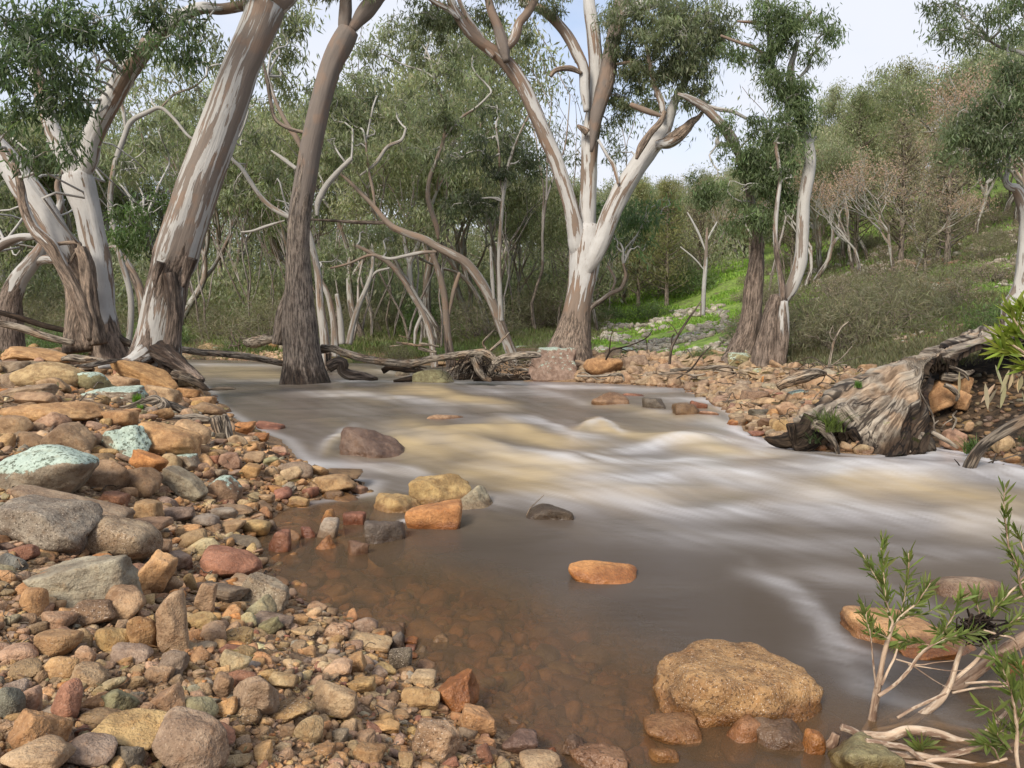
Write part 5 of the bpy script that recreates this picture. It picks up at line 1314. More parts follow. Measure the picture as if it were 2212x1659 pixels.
    for k in range(3000):        # thin dark saplings beyond the stream
        if n >= 48: break
        Y = 22.5 + 16 * g.random(); px = g.uniform(420, 1720); X = (px - 1106) / FPX * Y
        if wdist([X], [Y])[0] < 1.5 or not free(X, Y, .6): continue
        if 1240 < px < 1640 and Y < 37: continue
        pts.append((X, Y)); n += 1
        plant('sapling%d' % g.integers(2), 'sapling', X, Y, g.uniform(.75, 1.3), g.uniform(0, 6.28), 'thin dark straight sapling in the wood beyond the far bank', 'tree', 'saplings of the wood beyond the stream')
stand()
# the olive thicket right of the twin trunks
for k, (px, Y, s, key, lab) in enumerate([
 (1750, 13.5, .95, 'bush0', 'feathery olive shrub just right of the twin trunks'),
 (1815, 12.4, 1.0, 'bush0', 'feathery olive shrub in the middle of the thicket'),
 (1880, 12.8, 1.1, 'bush0', 'largest feathery olive shrub of the thicket behind the fallen trunk'),
 (1940, 14.2, 1.1, 'bush0', 'feathery olive shrub at the right end of the thicket'),
 (1520, 14.6, .40, 'bush1', 'leafy green shrub left of the rough leaning trunk'),
 (1580, 13.9, .32, 'bush1', 'low dark green shrub at the foot of the rough leaning trunk'),
 (1600, 16.5, .5, 'bush1', 'weeping green shrub behind the rough leaning trunk'),
 (2160, 11.5, .7, 'bush1', 'dark green shrub below the pale knotted gum'),
 (2060, 15., .8, 'bush2', 'brown twiggy shrub on the slope behind the fallen trunk')]):
    plant(key, 'shrub', (px - 1106) / FPX * Y, Y, s, k * 1.3, lab, 'shrub', None)
for k, (px, Y, s) in enumerate([(30, 15, .8), (120, 14, .7), (215, 15, .75), (270, 17, .9), (440, 27.5, .8), (500, 28, .7), (1170, 17.5, .6), (780, 24, .6), (860, 23, .7), (960, 22, .6), (1060, 19.5, .5)]):
    plant('bush1' if k % 2 else 'bush0', 'shrub', (px - 1106) / FPX * Y, Y, s, k, 'grassy green shrub low on the bank between the trunks', 'shrub', 'low shrubs between the bank trunks')

# the wood beyond everything, one mass of trunks and foliage closing the view
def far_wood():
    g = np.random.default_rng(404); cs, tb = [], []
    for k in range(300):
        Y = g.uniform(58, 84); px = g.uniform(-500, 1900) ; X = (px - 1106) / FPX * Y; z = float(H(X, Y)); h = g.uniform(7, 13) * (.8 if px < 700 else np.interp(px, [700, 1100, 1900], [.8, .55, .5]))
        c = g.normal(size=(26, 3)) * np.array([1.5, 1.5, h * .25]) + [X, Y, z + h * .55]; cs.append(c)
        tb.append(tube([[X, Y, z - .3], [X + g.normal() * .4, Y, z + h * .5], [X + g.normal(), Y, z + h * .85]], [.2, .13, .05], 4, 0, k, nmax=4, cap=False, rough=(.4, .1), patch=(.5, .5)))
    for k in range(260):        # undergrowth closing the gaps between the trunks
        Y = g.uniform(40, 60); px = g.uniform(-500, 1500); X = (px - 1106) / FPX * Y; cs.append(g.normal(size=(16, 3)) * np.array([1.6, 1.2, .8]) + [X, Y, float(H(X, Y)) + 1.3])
    cs = np.vstack(cs); lv = leaves(cs, 1.15, 44, .34, .10, g, (.25, .26, .17), var=.4)  # leaf colour paled to stand in for haze and missing light
    root = empty('far_wood', (0, 60, 0), 'green wood with haze put into its leaf colour closing the view behind all the trees', 'woodland'); root['kind'] = 'stuff'
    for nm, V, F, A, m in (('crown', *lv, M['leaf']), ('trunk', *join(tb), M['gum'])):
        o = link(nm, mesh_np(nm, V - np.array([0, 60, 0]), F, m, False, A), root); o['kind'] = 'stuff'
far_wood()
# ------------------------------------------------------------------ fallen trunk with the torn root plate on the right bank
def patch(name, rows, nu, nv, fan, seed, thick, mat, parent, loc, amp=.05, moss=(0, 0), hem=.06, dkf=None):
    """rows: list of columns, each a list of (x, y, Y) in zoom 7; a warped sheet of old wood with real thickness"""
    g = np.array([[P(x, y, Y, 7) for x, y, Y in c] for c in rows])          # columns x rows x 3
    A = np.stack([catmull(g[:, j], nu) for j in range(g.shape[1])], 1)
    S = np.stack([catmull(A[i], nv) for i in range(nu)], 0)                # nu x nv x 3
    fc = P(*fan, 7)
    d = S - fc; ang = np.arctan2(d[..., 2], d[..., 0]); ang = np.where(ang > 1.2, ang - 2 * math.pi, ang); rad = np.linalg.norm(d, axis=2)
    U, Vv = np.meshgrid(np.linspace(0, 1, nu), np.linspace(0, 1, nv), indexing='ij')
    nrm = np.cross(np.gradient(S, axis=0).reshape(-1, 3), np.gradient(S, axis=1).reshape(-1, 3)); nrm /= np.linalg.norm(nrm, axis=1)[:, None] + 1e-9
    if (nrm[:, 1].mean() > 0): nrm = -nrm
    far_ = np.clip(rad, .12, 9)
    q = np.stack([(ang * 11).ravel(), (rad * 1.5).ravel(), np.full(rad.size, seed * 1.3)], 1)
    rid = 1 - np.abs(fbm(q, 4, seed, .6)) * 1.5
    big = fbm(N3(S[..., 0] * 2.2, S[..., 2] * 2.2, seed), 3, seed + 4)
    pit = np.minimum(0, fbm(q * np.array([1.7, 1.4, 1]), 3, seed + 8) + .25)
    V = S.reshape(-1, 3) + nrm * ((rid - .4) * amp + big * amp * .9 + pit * amp * 1.6)[:, None]
    hemn = fbm(N3(ang * 7, rad * 0, seed), 3, seed + 2)
    V[:, 2] += (Vv.ravel() ** 6) * hemn * hem
    n = len(V); Vb = V - nrm * thick + np.array([0, thick * .5, 0])
    F = grid_faces(nu, nv); F2 = F[:, ::-1] + n
    e = []
    for i in range(nu - 1):
        for j in (0, nv - 1): e.append([i * nv + j, (i + 1) * nv + j, (i + 1) * nv + j + n, i * nv + j + n])
    for j in range(nv - 1):
        for i in (0, nu - 1): e.append([i * nv + j, i * nv + j + 1, i * nv + j + 1 + n, i * nv + j + n])
    tc = np.stack([(ang * .75).ravel() + seed, (big * .04).ravel(), (rad * .08).ravel()], 1)
    mo = moss[0] + (moss[1] - moss[0]) * Vv.ravel() + np.clip(big, 0, 1) * .12
    dk = np.clip(sm(.62, 1., Vv.ravel()) * .85 - pit * .9, 0, 1) if dkf is None else dkf(U.ravel(), Vv.ravel())  # hem darkened in colour as shade of the undercut; pits darker too
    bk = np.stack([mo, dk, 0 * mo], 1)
    at = {'tc': np.vstack([tc, tc]), 'bk': np.vstack([bk, np.stack([0 * mo, 0 * mo + .9, 0 * mo], 1)])}  # back face near black: shade of the hollow put into the colour
    return link(name, mesh_np(name, np.vstack([V, Vb]) - loc, np.vstack([F, F2, np.array(e)]), mat, True, at), parent)
LOC = P(1500, 600, 5.8, 7)
log = empty('fallen_tree', LOC, 'huge hollow fallen trunk with a torn mossy root plate hanging over the rapids', 'fallen tree')
rows = [
 [(2420,60,7.0),(2400,120,6.7),(2360,160,6.4),(2340,200,6.2)],
 [(2250,90,7.0),(2230,140,6.7),(2210,190,6.3),(2190,240,6.0)],
 [(2090,115,6.9),(2075,150,6.6),(2055,190,6.2),(2030,240,5.9)],
 [(1920,165,6.8),(1915,205,6.5),(1910,250,6.1),(1900,300,5.8)],
 [(1740,225,6.7),(1745,265,6.4),(1745,300,6.0),(1740,345,5.75)],
 [(1590,290,6.6),(1600,325,6.3),(1605,355,5.9),(1605,400,5.7)],
 [(1470,335,6.4),(1495,365,6.0),(1550,480,5.55),(1620,900,5.0)],
 [(1370,375,6.3),(1400,410,5.9),(1470,560,5.5),(1540,965,4.95)],
 [(1260,412,6.15),(1290,450,5.8),(1350,620,5.4),(1400,985,4.9)],
 [(1150,455,6.0),(1170,500,5.7),(1210,680,5.35),(1270,950,5.0)],
 [(1050,500,5.9),(1050,550,5.6),(1075,680,5.35),(1130,820,5.15)],
 [(950,555,5.75),(940,600,5.5),(945,660,5.35),(990,730,5.2)],
 [(860,625,5.6),(845,650,5.45),(835,675,5.35),(860,715,5.25)],
 [(800,690,5.5),(790,700,5.42),(780,715,5.35),(790,740,5.3)]]
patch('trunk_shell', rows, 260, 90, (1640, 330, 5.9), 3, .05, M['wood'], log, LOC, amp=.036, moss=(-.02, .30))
# second broken plank of bark along the top
rows2 = [[(2200,120,6.75),(2190,150,6.5),(2170,190,6.3)], [(2080,135,6.75),(2070,160,6.5),(2050,200,6.3)], [(1930,130,6.8),(1915,165,6.5),(1900,195,6.35)],
         [(1820,175,6.8),(1810,200,6.55),(1800,225,6.4)], [(1700,225,6.8),(1700,240,6.6),(1690,262,6.4)]]
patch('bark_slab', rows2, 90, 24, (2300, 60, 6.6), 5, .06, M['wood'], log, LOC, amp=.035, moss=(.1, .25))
rt = []
def wroot(pts, Y, gn=.22, rough=(.1, .35), dark=(.5, .8), nm='root', seg=16, z=7, parent=log, loc=LOC, mat=None):
    c, r = trace(z, pts, Y)
    return build(nm, [tube(c, r, seg, .08, int(pts[0][0]) % 40, rough, dark, (0, 0), gnarl=gn)], mat or M['wood'], parent, loc)
wroot([(1060,640,60),(1150,760,66),(1240,850,62),(1320,920,58),(1400,965,40)], 5.35, rough=(.3,.3), dark=(.3,.5))
wroot([(1540,820,46),(1590,880,54),(1620,910,40),(1560,940,30),(1500,935,16)], 5.1, .3)
wroot([(1480,900,40),(1440,940,44),(1400,975,30),(1340,965,14)], 5.05, .3, dark=(.4,.7))
wroot([(900,700,50),(860,780,56),(800,830,52),(720,850,44),(640,840,26),(600,830,10)], (5.3,5.25), .3, dark=(.8,.9))
wroot([(960,760,40),(900,830,50),(850,870,46),(780,890,24)], 5.2, .3, dark=(.8,.9))
wroot([(900,740,34),(960,770,32),(1010,830,24),(1050,900,15),(1052,960,8),(1040,990,4)], 5.1, .15, (.0,.0), (.25,.3))
wroot([(1130,780,30),(1180,850,28),(1240,880,24),(1290,900,14)], 5.2, .3, dark=(.8,.9))
wroot([(760,740,30),(770,800,24),(780,860,14),(790,900,6)], 5.2, .2, dark=(.7,.9))
wroot([(1700,440,26),(1780,450,24),(1860,430,18),(1900,410,8)], 5.85, .3, (.1,.1), (.2,.3), 'splinter')
wroot([(1720,500,14),(1760,520,16),(1800,560,14),(1790,600,6)], 5.75, .3, (.1,.1), (.2,.3), 'splinter')
wroot([(1690,360,10),(1830,420,12),(1870,470,6)], 5.8, .3, (.4,.4), (.3,.4), 'splinter')
# far continuation of the log, blackened to paint the shade inside the cavity
wroot([(1980,330,80),(2080,350,90),(2200,340,90),(2330,310,80)], 6.9, .2, (0,0), (1,1), 'cavity_shade_core', 18)

def stick(label, z, pts, Y, name='branch', cat='branch', mat=None, gn=.08, side=(), rough=(0, 0), dark=(.2, .2), group=None, patch_=None, seg=10):
    c, r = trace(z, pts, Y); loc = c[0]
    root = empty(name, loc, label, cat, group); kw = dict(gnarl=gn)
    m = mat or M['wood']
    def bk(): return dict(rough=rough, patch=dark) if m is M['wood'] else dict(rough=rough, patch=patch_ or (.6, .6), dark=dark)
    build('stem', [tube(c, r, seg, .05, int(abs(pts[0][0])) % 47, **bk(), **kw)], m, root, loc)
    for sp_ in side:
        c2, r2 = trace(z, sp_, Y if not isinstance(Y, (tuple, list)) else Y[0]); build('side_branch', [tube(c2, r2, 7, .05, int(sp_[0][1]) % 40, **bk(), gnarl=gn)], m, root, loc)
    return root
stick('thick dead branch leaning out of the water at the right edge', 7, [(1850,1055,34),(1880,990,36),(1930,910,34),(1990,850,32),(2080,790,34),(2170,740,36),(2270,690,34)], (4.25,4.3), dark=(.6,.52), rough=(0,0), gn=.12, seg=18)
stick('thin black twig sticking out of the water beside the leaning dead branch', 7, [(1825,1020,4),(1800,985,4),(1778,960,2)], 4.3, 'twig', 'twig', dark=(.8,.8))
stick('pale slender root hanging from the orange boulder under the fallen trunk', 7, [(1570,470,6),(1560,530,6),(1590,590,7),(1625,650,6),(1645,700,6),(1655,750,3)], 5.2, 'hanging_root', 'root', side=[[(1560,540,4),(1566,570,3),(1570,600,2)]], dark=(0,0))
stick('pale curly root in the dark soil under the fallen trunk', 7, [(1765,780,6),(1790,720,6),(1770,690,5),(1795,660,4)], 5.2, 'curly_root', 'root', side=[[(1700,770,3),(1720,740,3),(1765,710,3)]], dark=(0,0))
stick('broken grey branch lying under the fallen trunk by the foam', 7, [(1640,790,12),(1690,820,16),(1740,850,14),(1800,890,10)], 5.0, side=[[(1660,800,6),(1650,750,5),(1680,720,3)]], dark=(.3,.3), gn=.2)
stick('thin dead twigs trailing in the water at the lower right bank', 7, [(1950,1010,4),(2010,975,5),(2080,960,5),(2150,940,4),(2230,930,3)], 4.5, 'twig', 'twig', side=[[(2010,1000,5),(2030,950,5),(2040,925,3)],[(2000,1060,3),(2040,1010,4),(2090,990,3)]], dark=(.5,.5))
# pieces along the right shore
stick('cracked dark log lying among the orange cobbles of the right shore', 7, [(680,510,22),(760,470,32),(850,440,34),(930,425,28),(980,430,14)], 7.6, 'driftwood_log', 'log', dark=(.4,.3), gn=.25, side=[[(830,440,12),(800,410,10),(770,395,5)]], seg=14)
stick('flat grey driftwood pole along the far shore cobbles', 7, [(10,410,10),(120,400,11),(240,392,12),(340,385,10),(430,395,7)], 11.4, 'driftwood_pole', 'log', dark=(.2,.2), side=[[(240,392,6),(330,410,5),(420,420,4)]])
stick('second thin driftwood pole below the grey one on the far shore', 7, [(-60,430,8),(60,425,8),(160,440,7),(230,430,5)], 11.1, 'driftwood_pole', 'log', dark=(.3,.3))
stick('dead black bush branch standing on the far shore left of the twin trunks', 12, [(2000,215,7),(2040,150,7),(2100,130,6),(2180,110,5),(2290,60,4),(2340,0,3)], 12.5, 'dead_branch', 'branch', dark=(.8,.8), side=[[(2020,185,5),(2030,120,5),(2035,60,4),(2050,0,3)],[(2290,60,3),(2300,120,3),(2300,170,3)],[(2100,130,4),(2160,150,4),(2220,140,3)]])
stick('bare forked sapling growing beside the rapids on the right shore', 7, [(5,370,9),(20,270,9),(60,190,8),(110,110,7),(160,40,5),(200,-20,4)], 11.3, 'dead_sapling', 'tree', dark=(.6,.6), side=[[(50,460,5),(140,400,6),(200,320,5),(260,260,4)],[(20,270,5),(20,210,5),(35,180,3)],[(60,190,4),(30,140,3),(0,110,2)]])
stick('crooked grey twigs arching over the cobbles in front of the thicket', 7, [(990,420,8),(1010,320,8),(1030,230,7),(1070,150,7),(1120,105,5)], 10., 'dead_shrub', 'shrub', dark=(.1,.1), side=[[(1030,230,5),(1005,180,4),(1025,130,3)],[(1000,400,4),(900,330,4),(830,340,3)],[(1000,390,4),(1080,330,4),(1140,260,3)],[(990,410,4),(930,360,3),(880,370,3)],[(1000,380,4),(1100,350,3),(1200,320,2)]])
stick('low branch with pale bark lying in front of the boulders at the far shore', 12, [(1790,330,8),(1900,335,9),(2000,330,10),(2080,320,12),(2120,330,10),(2135,370,5)], 12.2, dark=(.2,.2), side=[[(1900,335,6),(1850,310,5),(1800,315,4)],[(1900,340,5),(1960,360,4),(2010,350,3)]])

# ------------------------------------------------------------------ logs and root tangle across the stream
stick('long grey curved log spanning from the dark midstream trunk to the root tangle', 12, [(-60,128,26),(20,135,28),(90,160,28),(180,188,28),(280,212,28),(400,232,27),(520,242,27),(620,236,26),(720,212,26),(820,196,25),(930,180,26),(1040,168,28),(1120,165,30),(1170,190,24),(1220,230,14)], (13.6,12.6), 'fallen_log', 'log',
      dark=(.1,.1), gn=.06, side=[[(-10,170,22),(-12,220,22),(-14,262,20)],[(20,130,14),(-30,150,18),(-80,160,12)]], seg=20)
stick('straight brown log lying low across the stream between the two big trunks', 11, [(-60,330,34),(60,350,36),(240,378,36),(440,392,36),(640,410,38),(800,432,36),(960,462,34),(1100,492,34),(1190,512,30)], (12.,13.3), 'fallen_log', 'log', dark=(.25,.35), gn=.05, side=[[(700,395,8),(690,360,6),(700,320,4)]], seg=20)
TL = P(1060, 300, 12.7, 12)
tang = empty('root_tangle', TL, 'matted heap of dark roots and sticks between the long log and the squared boulder', 'root tangle')
gt = np.random.default_rng(31)
def troot(pts, Y, nm='root', **k): wroot(pts, Y, parent=tang, loc=TL, z=12, nm=nm, **k)
troot([(1150,330,16),(1165,290,24),(1200,240,28),(1260,205,28),(1340,190,28),(1420,180,28),(1500,180,24),(1530,185,12)], 12.5, gn=.15, rough=(0,0), dark=(.1,.1))
troot([(1040,200,24),(1060,250,28),(1080,300,26),(1120,345,24),(1170,365,14)], 12.3, gn=.12, rough=(0,0), dark=(.45,.5))
troot([(1040,350,22),(1200,350,22),(1350,345,22),(1450,340,20)], 12.5, gn=.1, rough=(0,0), dark=(.95,.95))
troot([(1290,285,9),(1360,283,10),(1440,288,9)], 12.4, gn=.1, rough=(0,0), dark=(.1,.1))
troot([(900,350,10),(960,340,20),(1040,330,24),(1110,310,20)], 12.7, gn=.3, rough=(0,0), dark=(.9,.9))
troot([(1160,150,9),(1220,100,11),(1260,55,10),(1300,15,5)], 12.6, 'broken_stake', gn=.1, rough=(0,0), dark=(0,0))
troot([(1130,140,8),(1110,90,7),(1150,40,6),(1190,-5,4)], 12.7, 'broken_stake', gn=.1, rough=(0,0), dark=(.4,.4))
tp = []
for k in range(150):
    x0 = gt.normal(1050, 60); y0 = gt.uniform(185, 260); a = gt.uniform(-1.2, 1.2); ln_ = gt.uniform(60, 190)
    x1 = x0 + math.sin(a) * ln_ - 20; y1 = min(y0 + abs(math.cos(a)) * ln_ + 20, 362); Yk = gt.uniform(12.25, 13.1)
    tp.append(twig(P(x0, y0, Yk, 12), P(x1, y1, Yk + gt.uniform(-.25, .15), 12), gt.uniform(.006, .016), gt, .12, rough=(0, 0), patch=(gt.uniform(.2, .95),) * 2))
for k in range(90):
    x0 = gt.uniform(1170, 1440); y0 = gt.uniform(220, 345); a = gt.uniform(-1.4, 1.4); ln_ = gt.uniform(30, 110); Yk = gt.uniform(12.3, 12.9)
    tp.append(twig(P(x0, y0, Yk, 12), P(x0 + math.sin(a) * ln_, min(y0 + math.cos(a) * ln_ * .5, 360), Yk - .1, 12), gt.uniform(.005, .014), gt, .1, rough=(0, 0), patch=(gt.uniform(0, .9),) * 2))
build('matted_rootlets', tp, M['wood'], tang, TL)['kind'] = 'stuff'
troot([(848,300,6),(900,275,8),(960,245,9),(1010,225,8)], 12.3, 'loose_pole', gn=.05, rough=(0,0), dark=(.3,.3))
stick('dark sunken branch in the water between the midstream trunk and the green rock', 12, [(375,290,14),(430,270,22),(500,278,22),(560,290,20),(630,295,14),(690,300,8)], 13.6, 'sunken_branch', 'branch', dark=(.7,.7), side=[[(430,275,14),(400,300,12),(385,310,8)],[(560,285,10),(630,265,8),(700,275,5)],[(630,270,10),(665,295,12),(680,305,8)]], gn=.15)
stick('low dark wet stub in the water beside the green rock', 12, [(460,370,10),(540,358,18),(620,348,20),(660,345,12)], 13.2, 'wet_stub', 'branch', dark=(.9,.9), gn=.2)
stick('hollow mossy log with spiky dead roots on the far bank behind the brown log', 11, [(720,270,30),(790,280,50),(870,262,52),(950,245,44),(1040,230,34)], 17.5, 'hollow_log', 'log', rough=(.35,.2), dark=(.2,.5), gn=.25, seg=16,
      side=[[(760,330,8),(735,280,8),(700,230,6),(680,180,4)],[(640,290,7),(610,230,8),(585,170,7),(580,120,4)],[(780,240,6),(740,220,6),(690,240,5)],[(900,240,8),(930,190,7),(990,180,5)],[(670,360,7),(660,290,7),(690,210,5)],[(1010,280,5),(1000,240,5),(1020,190,4)],[(560,300,8),(620,310,9),(680,300,10)],[(550,340,8),(590,270,9),(560,210,6)]])
# small lying timber in the far scrub
stick('thin fallen pole in the scrub beyond the far bank', 12, [(480,90,8),(560,100,9),(640,110,9),(720,105,7)], 19., 'fallen_pole', 'log', dark=(0,0), side=[[(430,118,4),(520,108,4)],[(500,40,4),(560,55,4),(600,60,4)]])
stick('heap of short broken logs in the scrub beyond the far bank', 12, [(640,130,12),(700,145,14),(770,160,10)], 18.5, 'broken_log', 'log', dark=(.3,.3), side=[[(650,95,8),(720,105,8),(790,120,8)]])
stick('fallen branch across the left stems above the bank', 1, [(-40,1400,14),(80,1425,16),(200,1465,16),(320,1495,14)], (9.8,10.), 'fallen_pole', 'log', dark=(.15,.3), rough=(0,0))
stick('thin dark pole crossing above the pale one at the left stems', 1, [(-20,1355,10),(90,1385,13),(200,1420,13),(320,1445,12)], (10.2,10.3), 'fallen_pole', 'log', dark=(.75,.75))
stick('dark short log between the left stems and the leaning gum', 1, [(480,1440,16),(520,1475,18),(570,1500,14)], 10.4, 'short_log', 'log', dark=(.6,.6))

# ------------------------------------------------------------------ driftwood on the left bank (zoom 10)
stick('smooth grey driftwood limb lying along the top of the left bank', 10, [(720,345,12),(850,345,24),(960,320,26),(1080,300,22),(1180,288,14)], (8.0,8.6), 'driftwood_limb', 'log', dark=(.05,.05), gn=.05, seg=14)
stick('brown driftwood block in front of the leaning gum', 10, [(600,280,18),(700,268,38),(820,280,40),(920,285,30),(1010,290,10)], 8.9, 'driftwood_limb', 'log', dark=(.15,.2), gn=.12, seg=14)
stick('thin dark stick between the tan boulder and the long diagonal slab', 10, [(640,330,8),(700,360,9),(770,392,9),(825,415,6)], 7.4, 'stick', 'branch', dark=(.6,.6))
kn = stick('gnarled hollow driftwood knot with grass tufts in the middle of the left bank', 10, [(730,740,12),(800,700,34),(900,700,44),(990,740,34),(1080,768,22),(1200,752,22),(1300,718,22),(1400,678,24),(1500,650,26),(1560,680,22)], 5.55, 'driftwood_knot', 'driftwood', dark=(.12,.0), gn=.2, seg=18,
      side=[[(1560,660,20),(1600,720,46),(1520,770,56),(1420,800,56),(1320,815,44),(1270,800,20)], [(1270,770,16),(1350,745,26),(1450,720,36),(1540,690,36)], [(830,680,8),(900,670,12),(980,690,12),(1060,740,8)]])
stick('cracked brown branch running from the driftwood knot to the shore', 10, [(1590,700,30),(1680,735,38),(1780,780,34),(1880,800,28),(1950,810,14)], (5.6,5.7), 'driftwood_branch', 'driftwood', dark=(.2,.2), gn=.18, seg=14)
stick('pale peeled log pointing at the upright split stump near the water', 10, [(1560,890,16),(1660,860,38),(1780,865,48),(1900,850,46),(2030,870,30)], 5.1, 'driftwood_log', 'driftwood', dark=(0,.05), gn=.1, seg=16)
stp = stick('upright split stump with black charred cracks near the water', 10, [(2150,1080,44),(2120,980,56),(2095,900,56),(2080,840,46)], 4.95, 'split_stump', 'driftwood', dark=(.1,.1), gn=.22, seg=18,
      side=[[(2240,1090,34),(2210,990,40),(2190,900,38),(2170,820,26)]])
stick('charred black stick lying in the gravel with its tip in the water', 4, [(1270,575,12),(1340,590,22),(1440,615,24),(1540,640,22),(1620,660,12),(1660,668,5)], (4.85,4.45), 'burnt_stick', 'driftwood', dark=(.55,.95), gn=.15, seg=12, side=[[(1450,585,10),(1520,590,12),(1600,640,8)]])
stick('brown root ending in a sawn looking knob at the waterline of the left bank', 11, [(-40,620,50),(60,640,50),(150,680,40),(230,720,34),(300,770,26),(345,790,10)], (8.4,8.2), 'shore_root', 'root', dark=(.45,.8), gn=.2, seg=14, side=[[(255,770,34),(245,720,38),(238,680,38)]])
stick('flat wet root just above the water off the left bank', 11, [(350,785,10),(450,775,20),(560,770,18),(630,778,6)], 8.6, 'wet_root', 'root', dark=(.6,.6), gn=.2)
stick('bent twig resting on the dark wet rock in midstream', 6, [(1288,1003,3),(1310,960,3.5),(1345,925,3.5),(1388,884,3)], 2.78, 'twig', 'twig', dark=(.4,.2))

# ------------------------------------------------------------------ the bottlebrush bush in the lower right corner (zoom 9)
BL = P(1150, 1420, 1.52, 9)
bushr = empty('river_shrub', BL, 'leafy green bottlebrush shrub with peeling pale stems in the lower right corner', 'shrub')
gb = np.random.default_rng(91)
def bark_stem():
    t = NT('shrub_bark'); tc = t.attr('tc').outputs['Color']; b = t.sep(t.attr('bk').outputs['Color'])
    n = t.noise(tc, 60, 4, .6); n2 = t.noise(t.vec(tc, (1, 1, 2)), 150, 3, .6)
    c = t.mix(t.step(n, .4, .6), (.17, .105, .07), (.46, .34, .24)); c = t.mix(t.mth('MULTIPLY', t.step(n2, .5, .62), .5), c, (.6, .5, .38))
    c = t.mix(b[1], c, t.mix(1., c, (.35, .25, .2), 'MULTIPLY'))
    return t.done(t.bsdf(c, .75, .3, t.bump(t.mth('ADD', n, n2), .7, .003)))
M['shrubbark'] = bark_stem()
def lance(pts, dirs, L, W, g, base):
    """real lance shaped leaves: a folded midrib and a curved blade"""
    N = len(pts); d = dirs / np.linalg.norm(dirs, axis=1)[:, None]
    w = np.cross(d, g.normal(size=(N, 3))); w /= np.linalg.norm(w, axis=1)[:, None]; up = np.cross(w, d)
    l = (L * g.uniform(.6, 1.25, N))[:, None]; ww = (W * g.uniform(.8, 1.2, N))[:, None]; bend = g.uniform(-.12, .22, N)[:, None] * l
    ts = [0, .22, .5, .78, 1.]; ws = [.12, .75, 1., .7, .04]; rows_ = []
    for t_, s_ in zip(ts, ws):
        m = pts + d * l * t_ + up * bend * t_ * t_
        rows_ += [m - w * ww * s_ * .5 + up * ww * .18 * s_, m, m + w * ww * s_ * .5 + up * ww * .18 * s_]
    V = np.stack(rows_, 1).reshape(-1, 3); F = []
    for k in range(4):
        for j in range(2): F.append([k * 3 + j, k * 3 + j + 1, k * 3 + j + 4, k * 3 + j + 3])
    F = (np.array(F)[None] + (np.arange(N) * 15)[:, None, None]).reshape(-1, 4)
    c = np.array(base) * g.uniform(.65, 1.35, (N, 1)) * g.uniform(.9, 1.1, (N, 3))
    return V, F, {'col': np.repeat(c, 15, 0)}
lvs = []
def stem9(pts, Y, nm='stem', leafy=None, dens=1., parent=bushr, loc=BL, z=9, lsz=1., dark=(0, 0), base=(.15, .185, .05), gn=.12, thick=1.):
    c, r = trace(z, pts, Y); r = r * thick * (.85 if nm == 'stem' else 1)
    build(nm, [tube(c, r, 9 if r.max() < .006 else 14, .06, int(pts[0][0]) % 40, (0, 0), dark, gnarl=gn)], M['shrubbark'], parent, loc)
    if leafy:
        a, b = leafy; L = np.linalg.norm(np.diff(c, axis=0), axis=1).sum() * (b - a); n = max(10, int(L / .0025 * dens))
        u = gb.uniform(a, b, n); q = catmull(c, 60); i = (u * 58).astype(int); p = q[i]; tg_ = q[i + 1] - q[i]; tg_ /= np.linalg.norm(tg_, axis=1)[:, None]
        dd = tg_ * .85 + gb.normal(size=(n, 3)) * .42
        lvs.append(lance(p, dd, .034 * lsz, .0052 * lsz, gb, base))
